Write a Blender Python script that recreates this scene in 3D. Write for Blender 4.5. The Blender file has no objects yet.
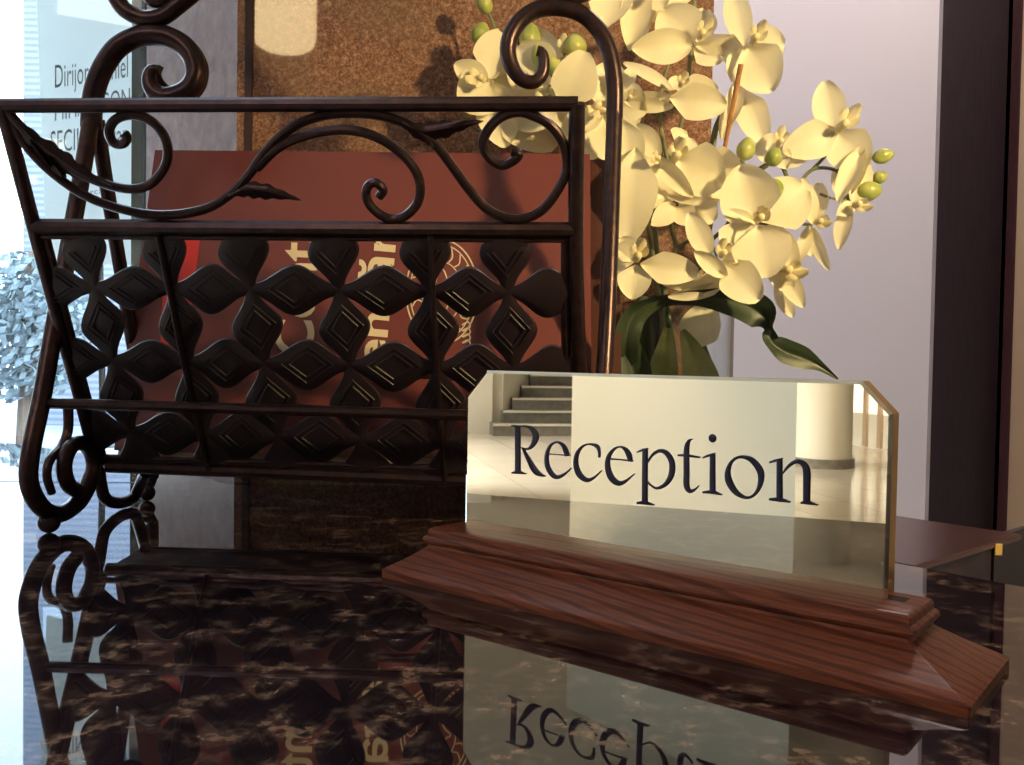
import bpy, math, random
from mathutils import Vector, Matrix
random.seed(7)
C = bpy.context.scene
COL = C.collection
V = Vector

# ------------------------------------------------------------------ camera model
FPX, CX, CY, EYE = 900.0, 512.0, 382.5, 0.115
PIT, ROL = math.atan(25.5 / 900), math.atan(0.016)
CR, SR, CP, SP = math.cos(ROL), math.sin(ROL), math.cos(PIT), math.sin(PIT)
FLOOR, CEIL = -1.0, 2.0
CAM = V((0, 0, EYE))


def ray(px, py):
    u, v = (px - CX) / FPX, (py - CY) / FPX
    u, v = u * CR + v * SR, -u * SR + v * CR
    return V((u, CP - v * SP, -SP - v * CP))


def at_y(px, py, y):
    r = ray(px, py)
    return CAM + r * (y / r.y)


def at_z(px, py, z):
    r = ray(px, py)
    return CAM + r * ((z - EYE) / r.z)


def on_plane(px, py, p0, n):
    r = ray(px, py)
    return CAM + r * ((p0 - CAM).dot(n) / r.dot(n))


cam_d = bpy.data.cameras.new('camera')
cam_d.sensor_width = 36
cam_d.lens = FPX / 1024 * 36
cam_d.clip_start = 0.01
cam = bpy.data.objects.new('camera', cam_d)
cam.matrix_world = Matrix(((CR, -SR, 0, 0), (SR * SP, CR * SP, -CP, 0), (SR * CP, CR * CP, SP, EYE), (0, 0, 0, 1)))
COL.objects.link(cam)
C.camera = cam


# ------------------------------------------------------------------ materials
def mat(name, col, rough=0.5, metal=0.0, ior=1.5, **kw):
    m = bpy.data.materials.new(name)
    m.use_nodes = True
    b = m.node_tree.nodes['Principled BSDF']
    b.inputs['Base Color'].default_value = (*col, 1)
    b.inputs['Roughness'].default_value = rough
    b.inputs['Metallic'].default_value = metal
    b.inputs['IOR'].default_value = ior
    for k, v in kw.items():
        b.inputs[k.replace('_', ' ')].default_value = v
    return m


def nodes(m):
    nt = m.node_tree
    return nt, nt.nodes, nt.links, nt.nodes['Principled BSDF']


def coords(m, scale=(1, 1, 1), kind='Object', rot=(0, 0, 0)):
    nt, N, L, b = nodes(m)
    tc = N.new('ShaderNodeTexCoord')
    mp = N.new('ShaderNodeMapping')
    mp.inputs['Scale'].default_value = scale
    mp.inputs['Rotation'].default_value = rot
    L.new(tc.outputs[kind], mp.inputs['Vector'])
    return mp.outputs['Vector']


def noise(m, vec, scale, detail=4, rough=0.55, dist=0.0):
    nt, N, L, b = nodes(m)
    n = N.new('ShaderNodeTexNoise')
    n.inputs['Scale'].default_value = scale
    n.inputs['Detail'].default_value = detail
    n.inputs['Roughness'].default_value = rough
    n.inputs['Distortion'].default_value = dist
    L.new(vec, n.inputs['Vector'])
    return n.outputs['Fac']


def ramp(m, fac, stops):
    nt, N, L, b = nodes(m)
    r = N.new('ShaderNodeValToRGB')
    e = r.color_ramp.elements
    while len(e) < len(stops):
        e.new(0.5)
    for k, (p, c) in zip(e, stops):
        k.position = p
        k.color = (*c, 1)
    L.new(fac, r.inputs['Fac'])
    return r.outputs['Color']


def mix(m, fac, a, b_, mode='MIX'):
    nt, N, L, b = nodes(m)
    x = N.new('ShaderNodeMix')
    x.data_type = 'RGBA'
    x.blend_type = mode
    for src, i in ((fac, 0), (a, 6), (b_, 7)):
        if isinstance(src, (int, float)):
            x.inputs[i].default_value = src
        elif isinstance(src, tuple):
            x.inputs[i].default_value = (*src, 1)
        else:
            L.new(src, x.inputs[i])
    return x.outputs[2]


def base(m, col):
    nt, N, L, b = nodes(m)
    L.new(col, b.inputs['Base Color'])


def bump(m, fac, strength=0.2, dist=0.001):
    nt, N, L, b = nodes(m)
    k = N.new('ShaderNodeBump')
    k.inputs['Strength'].default_value = strength
    k.inputs['Distance'].default_value = dist
    L.new(fac, k.inputs['Height'])
    L.new(k.outputs['Normal'], b.inputs['Normal'])


# polished dark granite of the counter
M_COUNTER = mat('dark_granite', (0.01, 0.008, 0.01), 0.02, ior=1.95)
v = coords(M_COUNTER)
n1 = noise(M_COUNTER, v, 42, 3, 0.5, 0.15)
n2 = noise(M_COUNTER, v, 130, 4, 0.6, 0.1)
n3 = noise(M_COUNTER, v, 12, 3, 0.5)
f1 = ramp(M_COUNTER, n1, [(0.45, (0, 0, 0)), (0.60, (1, 1, 1))])
f2 = ramp(M_COUNTER, n2, [(0.42, (0, 0, 0)), (0.58, (1, 1, 1))])
fm = mix(M_COUNTER, 1.0, f1, f2, 'MULTIPLY')
cb = ramp(M_COUNTER, n3, [(0.35, (0.008, 0.006, 0.010)), (0.7, (0.026, 0.013, 0.015))])
cf = ramp(M_COUNTER, n2, [(0.42, (0.055, 0.030, 0.024)), (0.70, (0.27, 0.17, 0.115))])
c3 = mix(M_COUNTER, fm, cb, cf)
base(M_COUNTER, c3)

# brown speckled granite of the wall
M_GRAN = mat('brown_granite', (0.2, 0.1, 0.05), 0.025, ior=1.6)
v = coords(M_GRAN)
n1 = noise(M_GRAN, v, 230, 3, 0.75)
n2 = noise(M_GRAN, v, 560, 2, 0.6)
n3 = noise(M_GRAN, v, 14, 3, 0.5)
c1 = ramp(M_GRAN, n1, [(0.30, (0.065, 0.027, 0.020)), (0.45, (0.20, 0.088, 0.058)), (0.56, (0.30, 0.150, 0.100)), (0.70, (0.54, 0.35, 0.25))])
c2 = ramp(M_GRAN, n2, [(0.32, (0.06, 0.030, 0.023)), (0.52, (0.24, 0.118, 0.078)), (0.7, (0.54, 0.37, 0.27))])
c3 = mix(M_GRAN, 0.45, c1, c2)
base(M_GRAN, mix(M_GRAN, ramp(M_GRAN, n3, [(0.42, (0, 0, 0)), (0.68, (0.45, 0.45, 0.45))]), c3, (0.17, 0.12, 0.08)))

M_GREY = mat('window_lit_granite', (0.36, 0.33, 0.38), 0.16, ior=1.55)  # side face of the granite pillar, cool window light painted in as grey
v = coords(M_GREY)
base(M_GREY, ramp(M_GREY, noise(M_GREY, v, 60, 5, 0.7), [(0.3, (0.33, 0.295, 0.36)), (0.7, (0.53, 0.48, 0.56))]))

M_IRON = mat('bronze_iron', (0.05, 0.026, 0.022), 0.32, 0.8)
v = coords(M_IRON)
n = noise(M_IRON, v, 130, 3)
base(M_IRON, ramp(M_IRON, n, [(0.3, (0.036, 0.024, 0.030)), (0.7, (0.075, 0.042, 0.040))]))
M_LATT = mat('dark_lattice', (0.020, 0.011, 0.016), 0.45, 0.1)
v = coords(M_LATT)
bump(M_LATT, noise(M_LATT, v, 300, 3), 0.15)
M_BOOK = mat('maroon_leatherette', (0.15, 0.030, 0.026), 0.5)
v = coords(M_BOOK)
bump(M_BOOK, noise(M_BOOK, v, 900, 2), 0.25, 0.0004)
M_BOOK2 = mat('brown_leatherette', (0.075, 0.026, 0.018), 0.3)
v = coords(M_BOOK2)
bump(M_BOOK2, noise(M_BOOK2, v, 700, 2), 0.3, 0.0005)
M_PAGE = mat('page_paper', (0.62, 0.5, 0.36), 0.7)
v = coords(M_PAGE, (4, 4, 900))
base(M_PAGE, ramp(M_PAGE, noise(M_PAGE, v, 3, 2), [(0.3, (0.42, 0.30, 0.18)), (0.7, (0.68, 0.55, 0.4))]))
M_CREAMINK = mat('cream_print', (0.72, 0.6, 0.42), 0.55)
M_REDINK = mat('red_print', (0.62, 0.03, 0.03), 0.5)
M_BRASS = mat('polished_brass_mirror', (0.96, 0.905, 0.745), 0.012, 1.0)
M_GOLD = mat('gold_edge', (0.90, 0.66, 0.30), 0.16, 1.0)
M_NAVY = mat('navy_enamel', (0.012, 0.014, 0.06), 0.35)

M_WOOD = mat('stained_oak', (0.2, 0.06, 0.03), 0.33, ior=1.36)
v = coords(M_WOOD, (7.5, 60, 60))
nt, N, L, b = nodes(M_WOOD)
wv = N.new('ShaderNodeTexWave')
wv.wave_type = 'BANDS'
wv.bands_direction = 'DIAGONAL'
wv.inputs['Scale'].default_value = 1.5
wv.inputs['Distortion'].default_value = 7
wv.inputs['Detail'].default_value = 2
wv.inputs['Detail Scale'].default_value = 0.7
L.new(v, wv.inputs['Vector'])
g = noise(M_WOOD, coords(M_WOOD, (40, 900, 900)), 1.0, 4, 0.65)
ca = ramp(M_WOOD, wv.outputs['Fac'], [(0.0, (0.27, 0.078, 0.040)), (0.55, (0.32, 0.096, 0.048)), (0.9, (0.15, 0.040, 0.024))])
base(M_WOOD, mix(M_WOOD, ramp(M_WOOD, g, [(0.35, (0.55, 0.55, 0.55)), (0.6, (0, 0, 0))]), ca, (0.095, 0.026, 0.015)))
bump(M_WOOD, g, 0.08, 0.0005)

M_DWOOD = mat('dark_desk_wood', (0.10, 0.03, 0.028), 0.25)
v = coords(M_DWOOD, (3, 40, 40), rot=(0, 0, 0.7))
base(M_DWOOD, ramp(M_DWOOD, noise(M_DWOOD, v, 6, 4), [(0.3, (0.034, 0.010, 0.011)), (0.7, (0.062, 0.020, 0.019))]))
M_BLACKWOOD = mat('black_brown_wood', (0.022, 0.010, 0.014), 0.45)
v = coords(M_BLACKWOOD, (30, 30, 2))
base(M_BLACKWOOD, ramp(M_BLACKWOOD, noise(M_BLACKWOOD, v, 5, 4), [(0.3, (0.014, 0.006, 0.010)), (0.7, (0.03, 0.013, 0.016))]))

M_GLASS = bpy.data.materials.new('clear_glass')
M_GLASS.use_nodes = True
nt = M_GLASS.node_tree
nt.nodes.clear()
o = nt.nodes.new('ShaderNodeOutputMaterial')
gl = nt.nodes.new('ShaderNodeBsdfGlass')
gl.inputs['Color'].default_value = (0.93, 0.95, 0.95, 1)
gl.inputs['Roughness'].default_value = 0.0
gl.inputs['IOR'].default_value = 1.45
nt.links.new(gl.outputs[0], o.inputs[0])
M_PANE = bpy.data.materials.new('window_pane')
M_PANE.use_nodes = True
nt = M_PANE.node_tree
nt.nodes.clear()
o = nt.nodes.new('ShaderNodeOutputMaterial')
mx = nt.nodes.new('ShaderNodeMixShader')
mx.inputs[0].default_value = 0.08
t_ = nt.nodes.new('ShaderNodeBsdfTransparent')
t_.inputs[0].default_value = (0.9, 0.96, 1.0, 1)
gs = nt.nodes.new('ShaderNodeBsdfGlossy')
gs.inputs['Roughness'].default_value = 0.02
nt.links.new(t_.outputs[0], mx.inputs[1])
nt.links.new(gs.outputs[0], mx.inputs[2])
nt.links.new(mx.outputs[0], o.inputs[0])


def thin(name, col, trans=0.3, rough=0.55, vary=None):
    """thin cloth or leaf: diffuse on both sides with light passing through"""
    m = mat(name, col, rough)
    nt, N, L, b = nodes(m)
    out = [x for x in N if x.type == 'OUTPUT_MATERIAL'][0]
    tr = N.new('ShaderNodeBsdfTranslucent')
    tr.inputs[0].default_value = (*col, 1)
    mx = N.new('ShaderNodeMixShader')
    mx.inputs[0].default_value = trans
    L.new(b.outputs[0], mx.inputs[1])
    L.new(tr.outputs[0], mx.inputs[2])
    L.new(mx.outputs[0], out.inputs[0])
    if vary:
        base(m, ramp(m, noise(m, coords(m), vary[0], 3), [(0.3, vary[1]), (0.7, vary[2])]))
    return m


M_PETAL = thin('cream_petal', (0.89, 0.82, 0.60), 0.22, 0.6, (60, (0.87, 0.79, 0.55), (0.91, 0.85, 0.64)))
M_LIP = thin('yellow_lip', (0.92, 0.82, 0.52), 0.25, 0.5, (220, (0.90, 0.76, 0.42), (0.93, 0.87, 0.64)))
M_BUD = mat('green_bud', (0.36, 0.40, 0.10), 0.32)
v = coords(M_BUD)
base(M_BUD, ramp(M_BUD, noise(M_BUD, v, 70, 2), [(0.35, (0.24, 0.31, 0.07)), (0.7, (0.52, 0.52, 0.17))]))
M_STEM = mat('green_stem', (0.17, 0.19, 0.09), 0.5)
base(M_STEM, ramp(M_STEM, noise(M_STEM, coords(M_STEM), 60, 2), [(0.35, (0.11, 0.13, 0.06)), (0.7, (0.23, 0.24, 0.12))]))
M_TIE = mat('brown_stake', (0.42, 0.2, 0.08), 0.5)
base(M_TIE, ramp(M_TIE, noise(M_TIE, coords(M_TIE), 120, 2), [(0.35, (0.33, 0.15, 0.06)), (0.7, (0.5, 0.26, 0.11))]))
M_LEAF = thin('dark_green_leaf', (0.035, 0.055, 0.03), 0.1, 0.45, (40, (0.02, 0.034, 0.018), (0.06, 0.085, 0.042)))
M_STALK = thin('pale_green_stalk', (0.30, 0.32, 0.10), 0.15, 0.4, (45, (0.16, 0.2, 0.05), (0.42, 0.42, 0.16)))

M_WALL = mat('painted_plaster', (0.72, 0.66, 0.68), 0.8)
bump(M_WALL, noise(M_WALL, coords(M_WALL), 180, 3), 0.08)
M_TAN = mat('tan_plaster', (0.55, 0.40, 0.27), 0.8)
bump(M_TAN, noise(M_TAN, coords(M_TAN), 180, 3), 0.08)
M_CREAM = mat('cream_plaster', (0.82, 0.77, 0.66), 0.75)
bump(M_CREAM, noise(M_CREAM, coords(M_CREAM), 90, 3), 0.06)
M_CEIL = mat('white_ceiling', (0.8, 0.76, 0.68), 0.85)
bump(M_CEIL, noise(M_CEIL, coords(M_CEIL), 90, 3), 0.05)
M_FLOOR = mat('pale_marble_floor', (0.7, 0.62, 0.52), 0.16)
nt, N, L, b = nodes(M_FLOOR)
br = N.new('ShaderNodeTexBrick')
br.offset = 0.0
br.inputs['Scale'].default_value = 1.0
br.inputs['Brick Width'].default_value = 0.6
br.inputs['Row Height'].default_value = 0.6
br.inputs['Mortar Size'].default_value = 0.004
br.inputs['Color1'].default_value = (0.72, 0.64, 0.54, 1)
br.inputs['Color2'].default_value = (0.66, 0.58, 0.48, 1)
br.inputs['Mortar'].default_value = (0.4, 0.34, 0.28, 1)
L.new(coords(M_FLOOR), br.inputs['Vector'])
base(M_FLOOR, br.outputs['Color'])
M_STAIR = mat('grey_stone_step', (0.30, 0.28, 0.24), 0.35)
base(M_STAIR, ramp(M_STAIR, noise(M_STAIR, coords(M_STAIR), 12, 4), [(0.3, (0.17, 0.155, 0.13)), (0.7, (0.25, 0.225, 0.19))]))
M_NOSE = mat('pale_stone_nosing', (0.8, 0.76, 0.66), 0.4)
bump(M_NOSE, noise(M_NOSE, coords(M_NOSE), 60, 2), 0.05)
M_PAPER = thin('poster_paper', (0.86, 0.90, 0.87), 0.75, 0.6, (9, (0.80, 0.86, 0.82), (0.88, 0.92, 0.90)))
M_INK = mat('grey_ink', (0.16, 0.18, 0.2), 0.7)
M_FACADE = mat('pale_blue_facade', (0.62, 0.74, 0.82), 0.8)
nt, N, L, b = nodes(M_FACADE)
wv = N.new('ShaderNodeTexWave')
wv.bands_direction = 'Z'
wv.inputs['Scale'].default_value = 3.0
wv.inputs['Distortion'].default_value = 0.4
L.new(coords(M_FACADE), wv.inputs['Vector'])
base(M_FACADE, ramp(M_FACADE, wv.outputs['Fac'], [(0.35, (0.17, 0.20, 0.28)), (0.65, (0.28, 0.31, 0.37))]))
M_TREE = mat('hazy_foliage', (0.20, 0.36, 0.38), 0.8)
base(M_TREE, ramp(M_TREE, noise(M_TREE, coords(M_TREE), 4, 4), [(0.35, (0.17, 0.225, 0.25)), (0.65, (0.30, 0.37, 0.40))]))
M_BARK = mat('bark', (0.16, 0.11, 0.08), 0.9)
base(M_BARK, ramp(M_BARK, noise(M_BARK, coords(M_BARK, (6, 6, 1)), 4, 4), [(0.35, (0.10, 0.07, 0.05)), (0.65, (0.22, 0.16, 0.12))]))
M_STREET = mat('pale_paving', (0.62, 0.64, 0.66), 0.7)
base(M_STREET, ramp(M_STREET, noise(M_STREET, coords(M_STREET), 3, 4), [(0.35, (0.28, 0.30, 0.33)), (0.65, (0.42, 0.44, 0.47))]))
M_DARKTRIM = mat('dark_green_trim', (0.07, 0.09, 0.08), 0.35, 0.4)
M_PANE2 = mat('pale_window', (0.45, 0.55, 0.65), 0.2)
M_WHITE = mat('white_jamb', (0.85, 0.87, 0.88), 0.5)
for m_ in (M_DARKTRIM, M_WHITE, M_INK, M_NAVY, M_CREAMINK, M_REDINK, M_GOLD):
    bump(m_, noise(m_, coords(m_), 200, 2), 0.03, 0.0003)


def emit(name, col, st):
    m = mat(name, col, 0.6)
    nt, N, L, b = nodes(m)
    b.inputs['Emission Color'].default_value = (*col, 1)
    b.inputs['Emission Strength'].default_value = st
    return m


M_SHADE = emit('lit_lamp_shade', (1.0, 0.74, 0.38), 11.0)
M_LED = emit('added_panel_glow', (1.0, 0.9, 0.74), 2.5)  # glow of the added lobby panels

# ------------------------------------------------------------------ mesh helpers


def place(o, parent):
    COL.objects.link(o)
    if parent is not None:
        o.parent = parent
        root = parent
        while root.parent:
            root = root.parent
        if not root.get('_local'):
            pm = Matrix.Translation(root.location) if parent is root else Matrix.Identity(4)
            o.matrix_parent_inverse = pm.inverted()
    return o


def obj(name, verts, faces, m, parent=None, smooth=True, angle=0.6):
    me = bpy.data.meshes.new(name)
    me.from_pydata([tuple(p) for p in verts], [], faces)
    me.validate()
    me.update()
    if smooth:
        me.shade_smooth()
        if angle:
            me.set_sharp_from_angle(angle=angle)
    me.materials.append(m)
    return place(bpy.data.objects.new(name, me), parent)


def thing(name, label, cat, loc, group=None):
    o = bpy.data.objects.new(name, None)
    o.empty_display_size = 0.02
    o.location = loc
    COL.objects.link(o)
    tag(o, label, cat, group)
    return o


def tag(o, label, cat, group=None):
    o['label'], o['category'] = label, cat
    if group:
        o['group'] = group
    return o


def struct(o):
    o['kind'] = 'structure'
    return o


class MB:
    def __init__(s):
        s.v, s.f = [], []

    def add(s, verts, faces):
        k = len(s.v)
        s.v += [V(p) for p in verts]
        s.f += [tuple(i + k for i in f) for f in faces]
        return s

    def box(s, lo, hi):
        (a, b, c), (d, e, f) = lo, hi
        return s.add([(a, b, c), (d, b, c), (d, e, c), (a, e, c), (a, b, f), (d, b, f), (d, e, f), (a, e, f)],
                     [(0, 3, 2, 1), (4, 5, 6, 7), (0, 1, 5, 4), (1, 2, 6, 5), (2, 3, 7, 6), (3, 0, 4, 7)])

    def prism(s, poly, z0, z1):
        n = len(poly)
        ar = sum(poly[i][0] * poly[(i + 1) % n][1] - poly[(i + 1) % n][0] * poly[i][1] for i in range(n))
        if ar < 0:
            poly = poly[::-1]
        vs = [(p[0], p[1], z0) for p in poly] + [(p[0], p[1], z1) for p in poly]
        fs = [tuple(range(n))[::-1], tuple(range(n, 2 * n))]
        fs += [(i, (i + 1) % n, n + (i + 1) % n, n + i) for i in range(n)]
        return s.add(vs, fs)

    def slab(s, a, b, thick, z0, z1):
        """upright wall slab from a to b (xy), thickness to the side of the left normal"""
        a, b = V((a[0], a[1])), V((b[0], b[1]))
        d = (b - a).normalized()
        n = V((-d.y, d.x)) * thick
        return s.prism([tuple(a), tuple(b), tuple(b + n), tuple(a + n)], z0, z1)

    def tube(s, path, r, n=10, closed=False, cap=True):
        P = [V(p) for p in path]
        m = len(P)
        R = [r] * m if isinstance(r, (int, float)) else list(r)
        T = []
        for i in range(m):
            a = P[(i - 1) % m] if closed or i else P[0]
            b = P[(i + 1) % m] if closed or i < m - 1 else P[-1]
            d = b - a
            T.append(d.normalized() if d.length > 1e-9 else V((0, 0, 1)))
        ref = T[0].orthogonal().normalized()
        vs, k = [], n
        for i in range(m):
            ref = (ref - T[i] * ref.dot(T[i]))
            ref = ref.normalized() if ref.length > 1e-6 else T[i].orthogonal().normalized()
            bi = T[i].cross(ref)
            for j in range(n):
                a = 2 * math.pi * j / n
                vs.append(P[i] + (ref * math.cos(a) + bi * math.sin(a)) * R[i])
        fs = []
        for i in range(m if closed else m - 1):
            i2 = (i + 1) % m
            for j in range(n):
                j2 = (j + 1) % n
                fs.append((i * n + j, i * n + j2, i2 * n + j2, i2 * n + j))
        if cap and not closed:
            fs.append(tuple(range(n))[::-1])
            fs.append(tuple((m - 1) * n + j for j in range(n)))
        return s.add(vs, fs)

    def ball(s, c, r, nu=14, nv=10, axis=None):
        c = V(c)
        rx, ry, rz = (r, r, r) if isinstance(r, (int, float)) else r
        q = V((0, 0, 1)).rotation_difference(V(axis)).to_matrix() if axis is not None else Matrix.Identity(3)
        vs = [c + q @ V((0, 0, rz))]
        for i in range(1, nv):
            t = math.pi * i / nv
            for j in range(nu):
                p = 2 * math.pi * j / nu
                vs.append(c + q @ V((rx * math.sin(t) * math.cos(p), ry * math.sin(t) * math.sin(p), rz * math.cos(t))))
        vs.append(c + q @ V((0, 0, -rz)))
        fs = [(0, 1 + j, 1 + (j + 1) % nu) for j in range(nu)]
        for i in range(nv - 2):
            for j in range(nu):
                a = 1 + i * nu
                fs.append((a + j, a + nu + j, a + nu + (j + 1) % nu, a + (j + 1) % nu))
        e = len(vs) - 1
        a = 1 + (nv - 2) * nu
        fs += [(a + j, e, a + (j + 1) % nu) for j in range(nu)]
        return s.add(vs, fs)

    def build(s, name, m, parent=None, smooth=True, angle=0.6):
        return obj(name, s.v, s.f, m, parent, smooth, angle)


def crom(pts, sub=6, closed=False):
    """Catmull-Rom through points of any dimension"""
    P = [tuple(p) for p in pts]
    n = len(P)
    out = []
    for i in range(n if closed else n - 1):
        g = lambda k: P[k % n] if closed else P[max(0, min(n - 1, k))]
        p0, p1, p2, p3 = g(i - 1), g(i), g(i + 1), g(i + 2)
        for k in range(sub):
            t = k / sub
            out.append(tuple(0.5 * (2 * b + (c - a) * t + (2 * a - 5 * b + 4 * c - d) * t * t + (3 * b - a - 3 * c + d) * t ** 3)
                             for a, b, c, d in zip(p0, p1, p2, p3)))
    if not closed:
        out.append(P[-1])
    return out


def text_mesh(body, size, bold=0.0, xscale=1.0):
    """flat triangles of a line of text, reading along +x from 0, base line at y = 0"""
    cu = bpy.data.curves.new('writing', 'FONT')
    cu.body = body
    cu.size = size
    cu.offset = bold
    cu.resolution_u = 4
    t = bpy.data.objects.new('writing', cu)
    COL.objects.link(t)
    dg = bpy.context.evaluated_depsgraph_get()
    dg.update()
    me = t.evaluated_get(dg).to_mesh()
    vs = [(p.co.x * xscale, p.co.y) for p in me.vertices]
    fs = [tuple(p.vertices) for p in me.polygons]
    t.evaluated_get(dg).to_mesh_clear()
    bpy.data.objects.remove(t)
    bpy.data.curves.remove(cu)
    return vs, fs


# ================================================================== THE SETTING
A = V((0.2288, 0.508, 0))           # where the granite, the wooden board and the gap meet
BD = V((-0.651, 0.759, 0))           # direction of the counter's edges
WALL_Y = 0.79
cpoly = [(-0.0121, WALL_Y - .0015), (A.x, A.y), (0.922, -0.30), (0.155, -0.30), (-0.80, 1.22), (-0.3895, 0.9475), (-0.2535, WALL_Y - .0015)]
ctr = thing('reception_counter', 'reception counter with a polished dark granite slab under the sign and rack', 'counter', (0.1, 0.2, FLOOR))
MB().prism(cpoly, -0.035, 0.0).build('granite_slab', M_COUNTER, ctr, smooth=False)
inset = [(-0.03, WALL_Y - 0.02), (0.19, 0.50), (0.86, -0.27), (0.19, -0.27), (-0.72, 1.14), (-0.40, 0.92), (-0.27, WALL_Y - 0.02)]
MB().prism(inset, FLOOR, -0.0355).build('cabinet_body', M_BLACKWOOD, ctr, smooth=False)

# dark wooden desk board beyond the granite
Bp = V((0.3477, 0.610, 0))
dk = thing('desk_board', 'dark brown wooden desk board with a small brass latch, behind the sign', 'desk', (0.22, 0.66, 0))
bpoly = [(A.x + 0.0015, A.y + 0.0015), (Bp.x, Bp.y), (0.193, WALL_Y - 0.002), (-0.0105, WALL_Y - 0.002)]
mb = MB()
fr = V((Bp.x - A.x, Bp.y - A.y, 0)).normalized()
fn = V((fr.y, -fr.x, 0))
mb.prism(bpoly, -0.0042, 0.0)
q = [V((A.x + .0015, A.y + .0015, 0)), V((Bp.x, Bp.y, 0))]
nose = [(0, 0.0), (0.0008, -0.0005), (0.0014, -0.0018), (0.0008, -0.0038), (0, -0.0042)]
for i in range(4):
    (a0, z0), (a1, z1) = nose[i], nose[i + 1]
    mb.add([q[0] + fn * a0 + V((0, 0, z0)), q[1] + fn * a0 + V((0, 0, z0)), q[1] + fn * a1 + V((0, 0, z1)), q[0] + fn * a1 + V((0, 0, z1))], [(0, 1, 2, 3)])
mb.build('board', M_DWOOD, dk, smooth=False)
cab = [(0.222, 0.525), (0.335, 0.622), (0.184, WALL_Y - 0.02), (0.016, WALL_Y - 0.02)]
MB().prism(cab, FLOOR, -0.0047).build('cabinet_body', M_BLACKWOOD, dk, smooth=False)
MB().prism([(0.337, 0.622), (0.44, 0.7105), (0.437, 0.7145), (0.334, 0.626)], FLOOR, -0.0047).build('dark_void_panel', M_BLACKWOOD, dk, smooth=False)  # added dark sheet standing in for the unlit gap beside the desk
tp = q[1] * 0.73 + q[0] * 0.27 + fn * 0.0022
MB().box((tp.x - 0.0022, tp.y - 0.0008, -0.0085), (tp.x + 0.0022, tp.y + 0.0008, -0.0012)).build('latch', mat('yellow_brass', (0.85, 0.58, 0.18), 0.4, 0.3), dk, smooth=False)['label'] = 'small brass latch plate'

# brown granite wall with its corner strip, and the grey side face
RX = 0.1700
o = struct(MB().box((-0.2335, WALL_Y, FLOOR), (RX, 1.45, CEIL)).build('wall_back', M_GRAN, smooth=False))
o['label'] = 'brown speckled polished granite wall'
d2 = V((-0.7, 0.7))
p1, p2 = V((-0.2435, WALL_Y + 0.003)), V((-0.387, 0.949))
nn = V((0.707, 0.707))
o = struct(MB().prism([tuple(p1), tuple(p2), tuple(p2 + nn * 0.4), tuple(p1 + nn * 0.2)], FLOOR, CEIL).build('wall_left', M_GREY, smooth=False))
struct(MB().box((-0.2355, WALL_Y - 0.004, 0.0005), (-0.2295, WALL_Y + 0.002, CEIL)).build('trim_1', mat('dark_corner_strip', (0.03, 0.011, 0.014), 0.6), smooth=False))
struct(MB().box((-0.2425, WALL_Y - 0.003, 0.0005), (-0.2355, WALL_Y + 0.002, CEIL)).build('trim_2', M_GRAN, smooth=False))
# window wall running away to the side
wd = V((-0.86, 0.51)).normalized()
w0 = V((-0.392, 0.956))
win = MB().slab(w0 + wd * 3.3, w0, -0.004, 0.001, CEIL).build('window_1', M_PANE, smooth=False)
struct(win)
post = at_y(141, 300, 0.962)
struct(MB().slab(w0 + wd * 0.021, w0, 0.02, 0.0005, CEIL).build('trim_3', M_DARKTRIM, smooth=False))
for i, s_ in enumerate((0.95, 2.1, 3.3)):
    MB().slab(w0 + wd * (s_ + 0.05), w0 + wd * s_, 0.05, FLOOR, CEIL).build('mullion', M_WHITE, win, smooth=False)
wl = MB()
wl.slab(w0 + wd * 3.3, w0 + wd * 0.5, -0.05, FLOOR, 0.0)
wl.slab(w0 + wd * 14.0, w0 + wd * 3.36, -0.05, FLOOR, CEIL)
struct(wl.build('wall_window', M_CREAM, smooth=False))
# seam in the counter slab
s0, s1 = at_z(-40, 481, 0.0002), at_z(150, 483, 0.0002)
o = MB().slab((s0.x, s0.y), (s1.x, s1.y), 0.0022, -0.001, 0.0003).build('trim_4', M_DARKTRIM, smooth=False)
struct(o)

# painted wall, door and tan wall beyond the desk
WY = 2.3
xl, xr = 0.1, at_y(931, 300, WY).x
struct(MB().box((-0.2, WY, FLOOR), (xr, WY + 0.15, CEIL)).build('wall_rear', M_WALL, smooth=False))
xr2 = at_y(941, 300, WY).x
struct(MB().prism([(xr, WY), (xr2 + 0.012, WY + 0.06), (xr2 + 0.012, WY + 0.15), (xr, WY + 0.15)], FLOOR, CEIL).build('trim_5', mat('pale_jamb', (0.74, 0.70, 0.78), 0.6), smooth=False))
DY = 2.5
dx0, dx1 = at_y(936, 300, DY).x, at_y(1002, 300, DY).x
door = struct(MB().box((dx0 - 0.05, DY, FLOOR), (dx1, DY + 0.05, CEIL)).build('door_1', M_BLACKWOOD, smooth=False))
dx2 = at_y(1012, 300, DY - 0.06).x
MB().box((dx1, DY - 0.06, FLOOR), (dx2, DY + 0.06, CEIL)).build('door_frame', M_DWOOD, door, smooth=False)
struct(MB().box((dx2, DY - 0.02, FLOOR), (4.0, DY + 0.1, CEIL)).build('wall_door', M_TAN, smooth=False))

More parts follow.
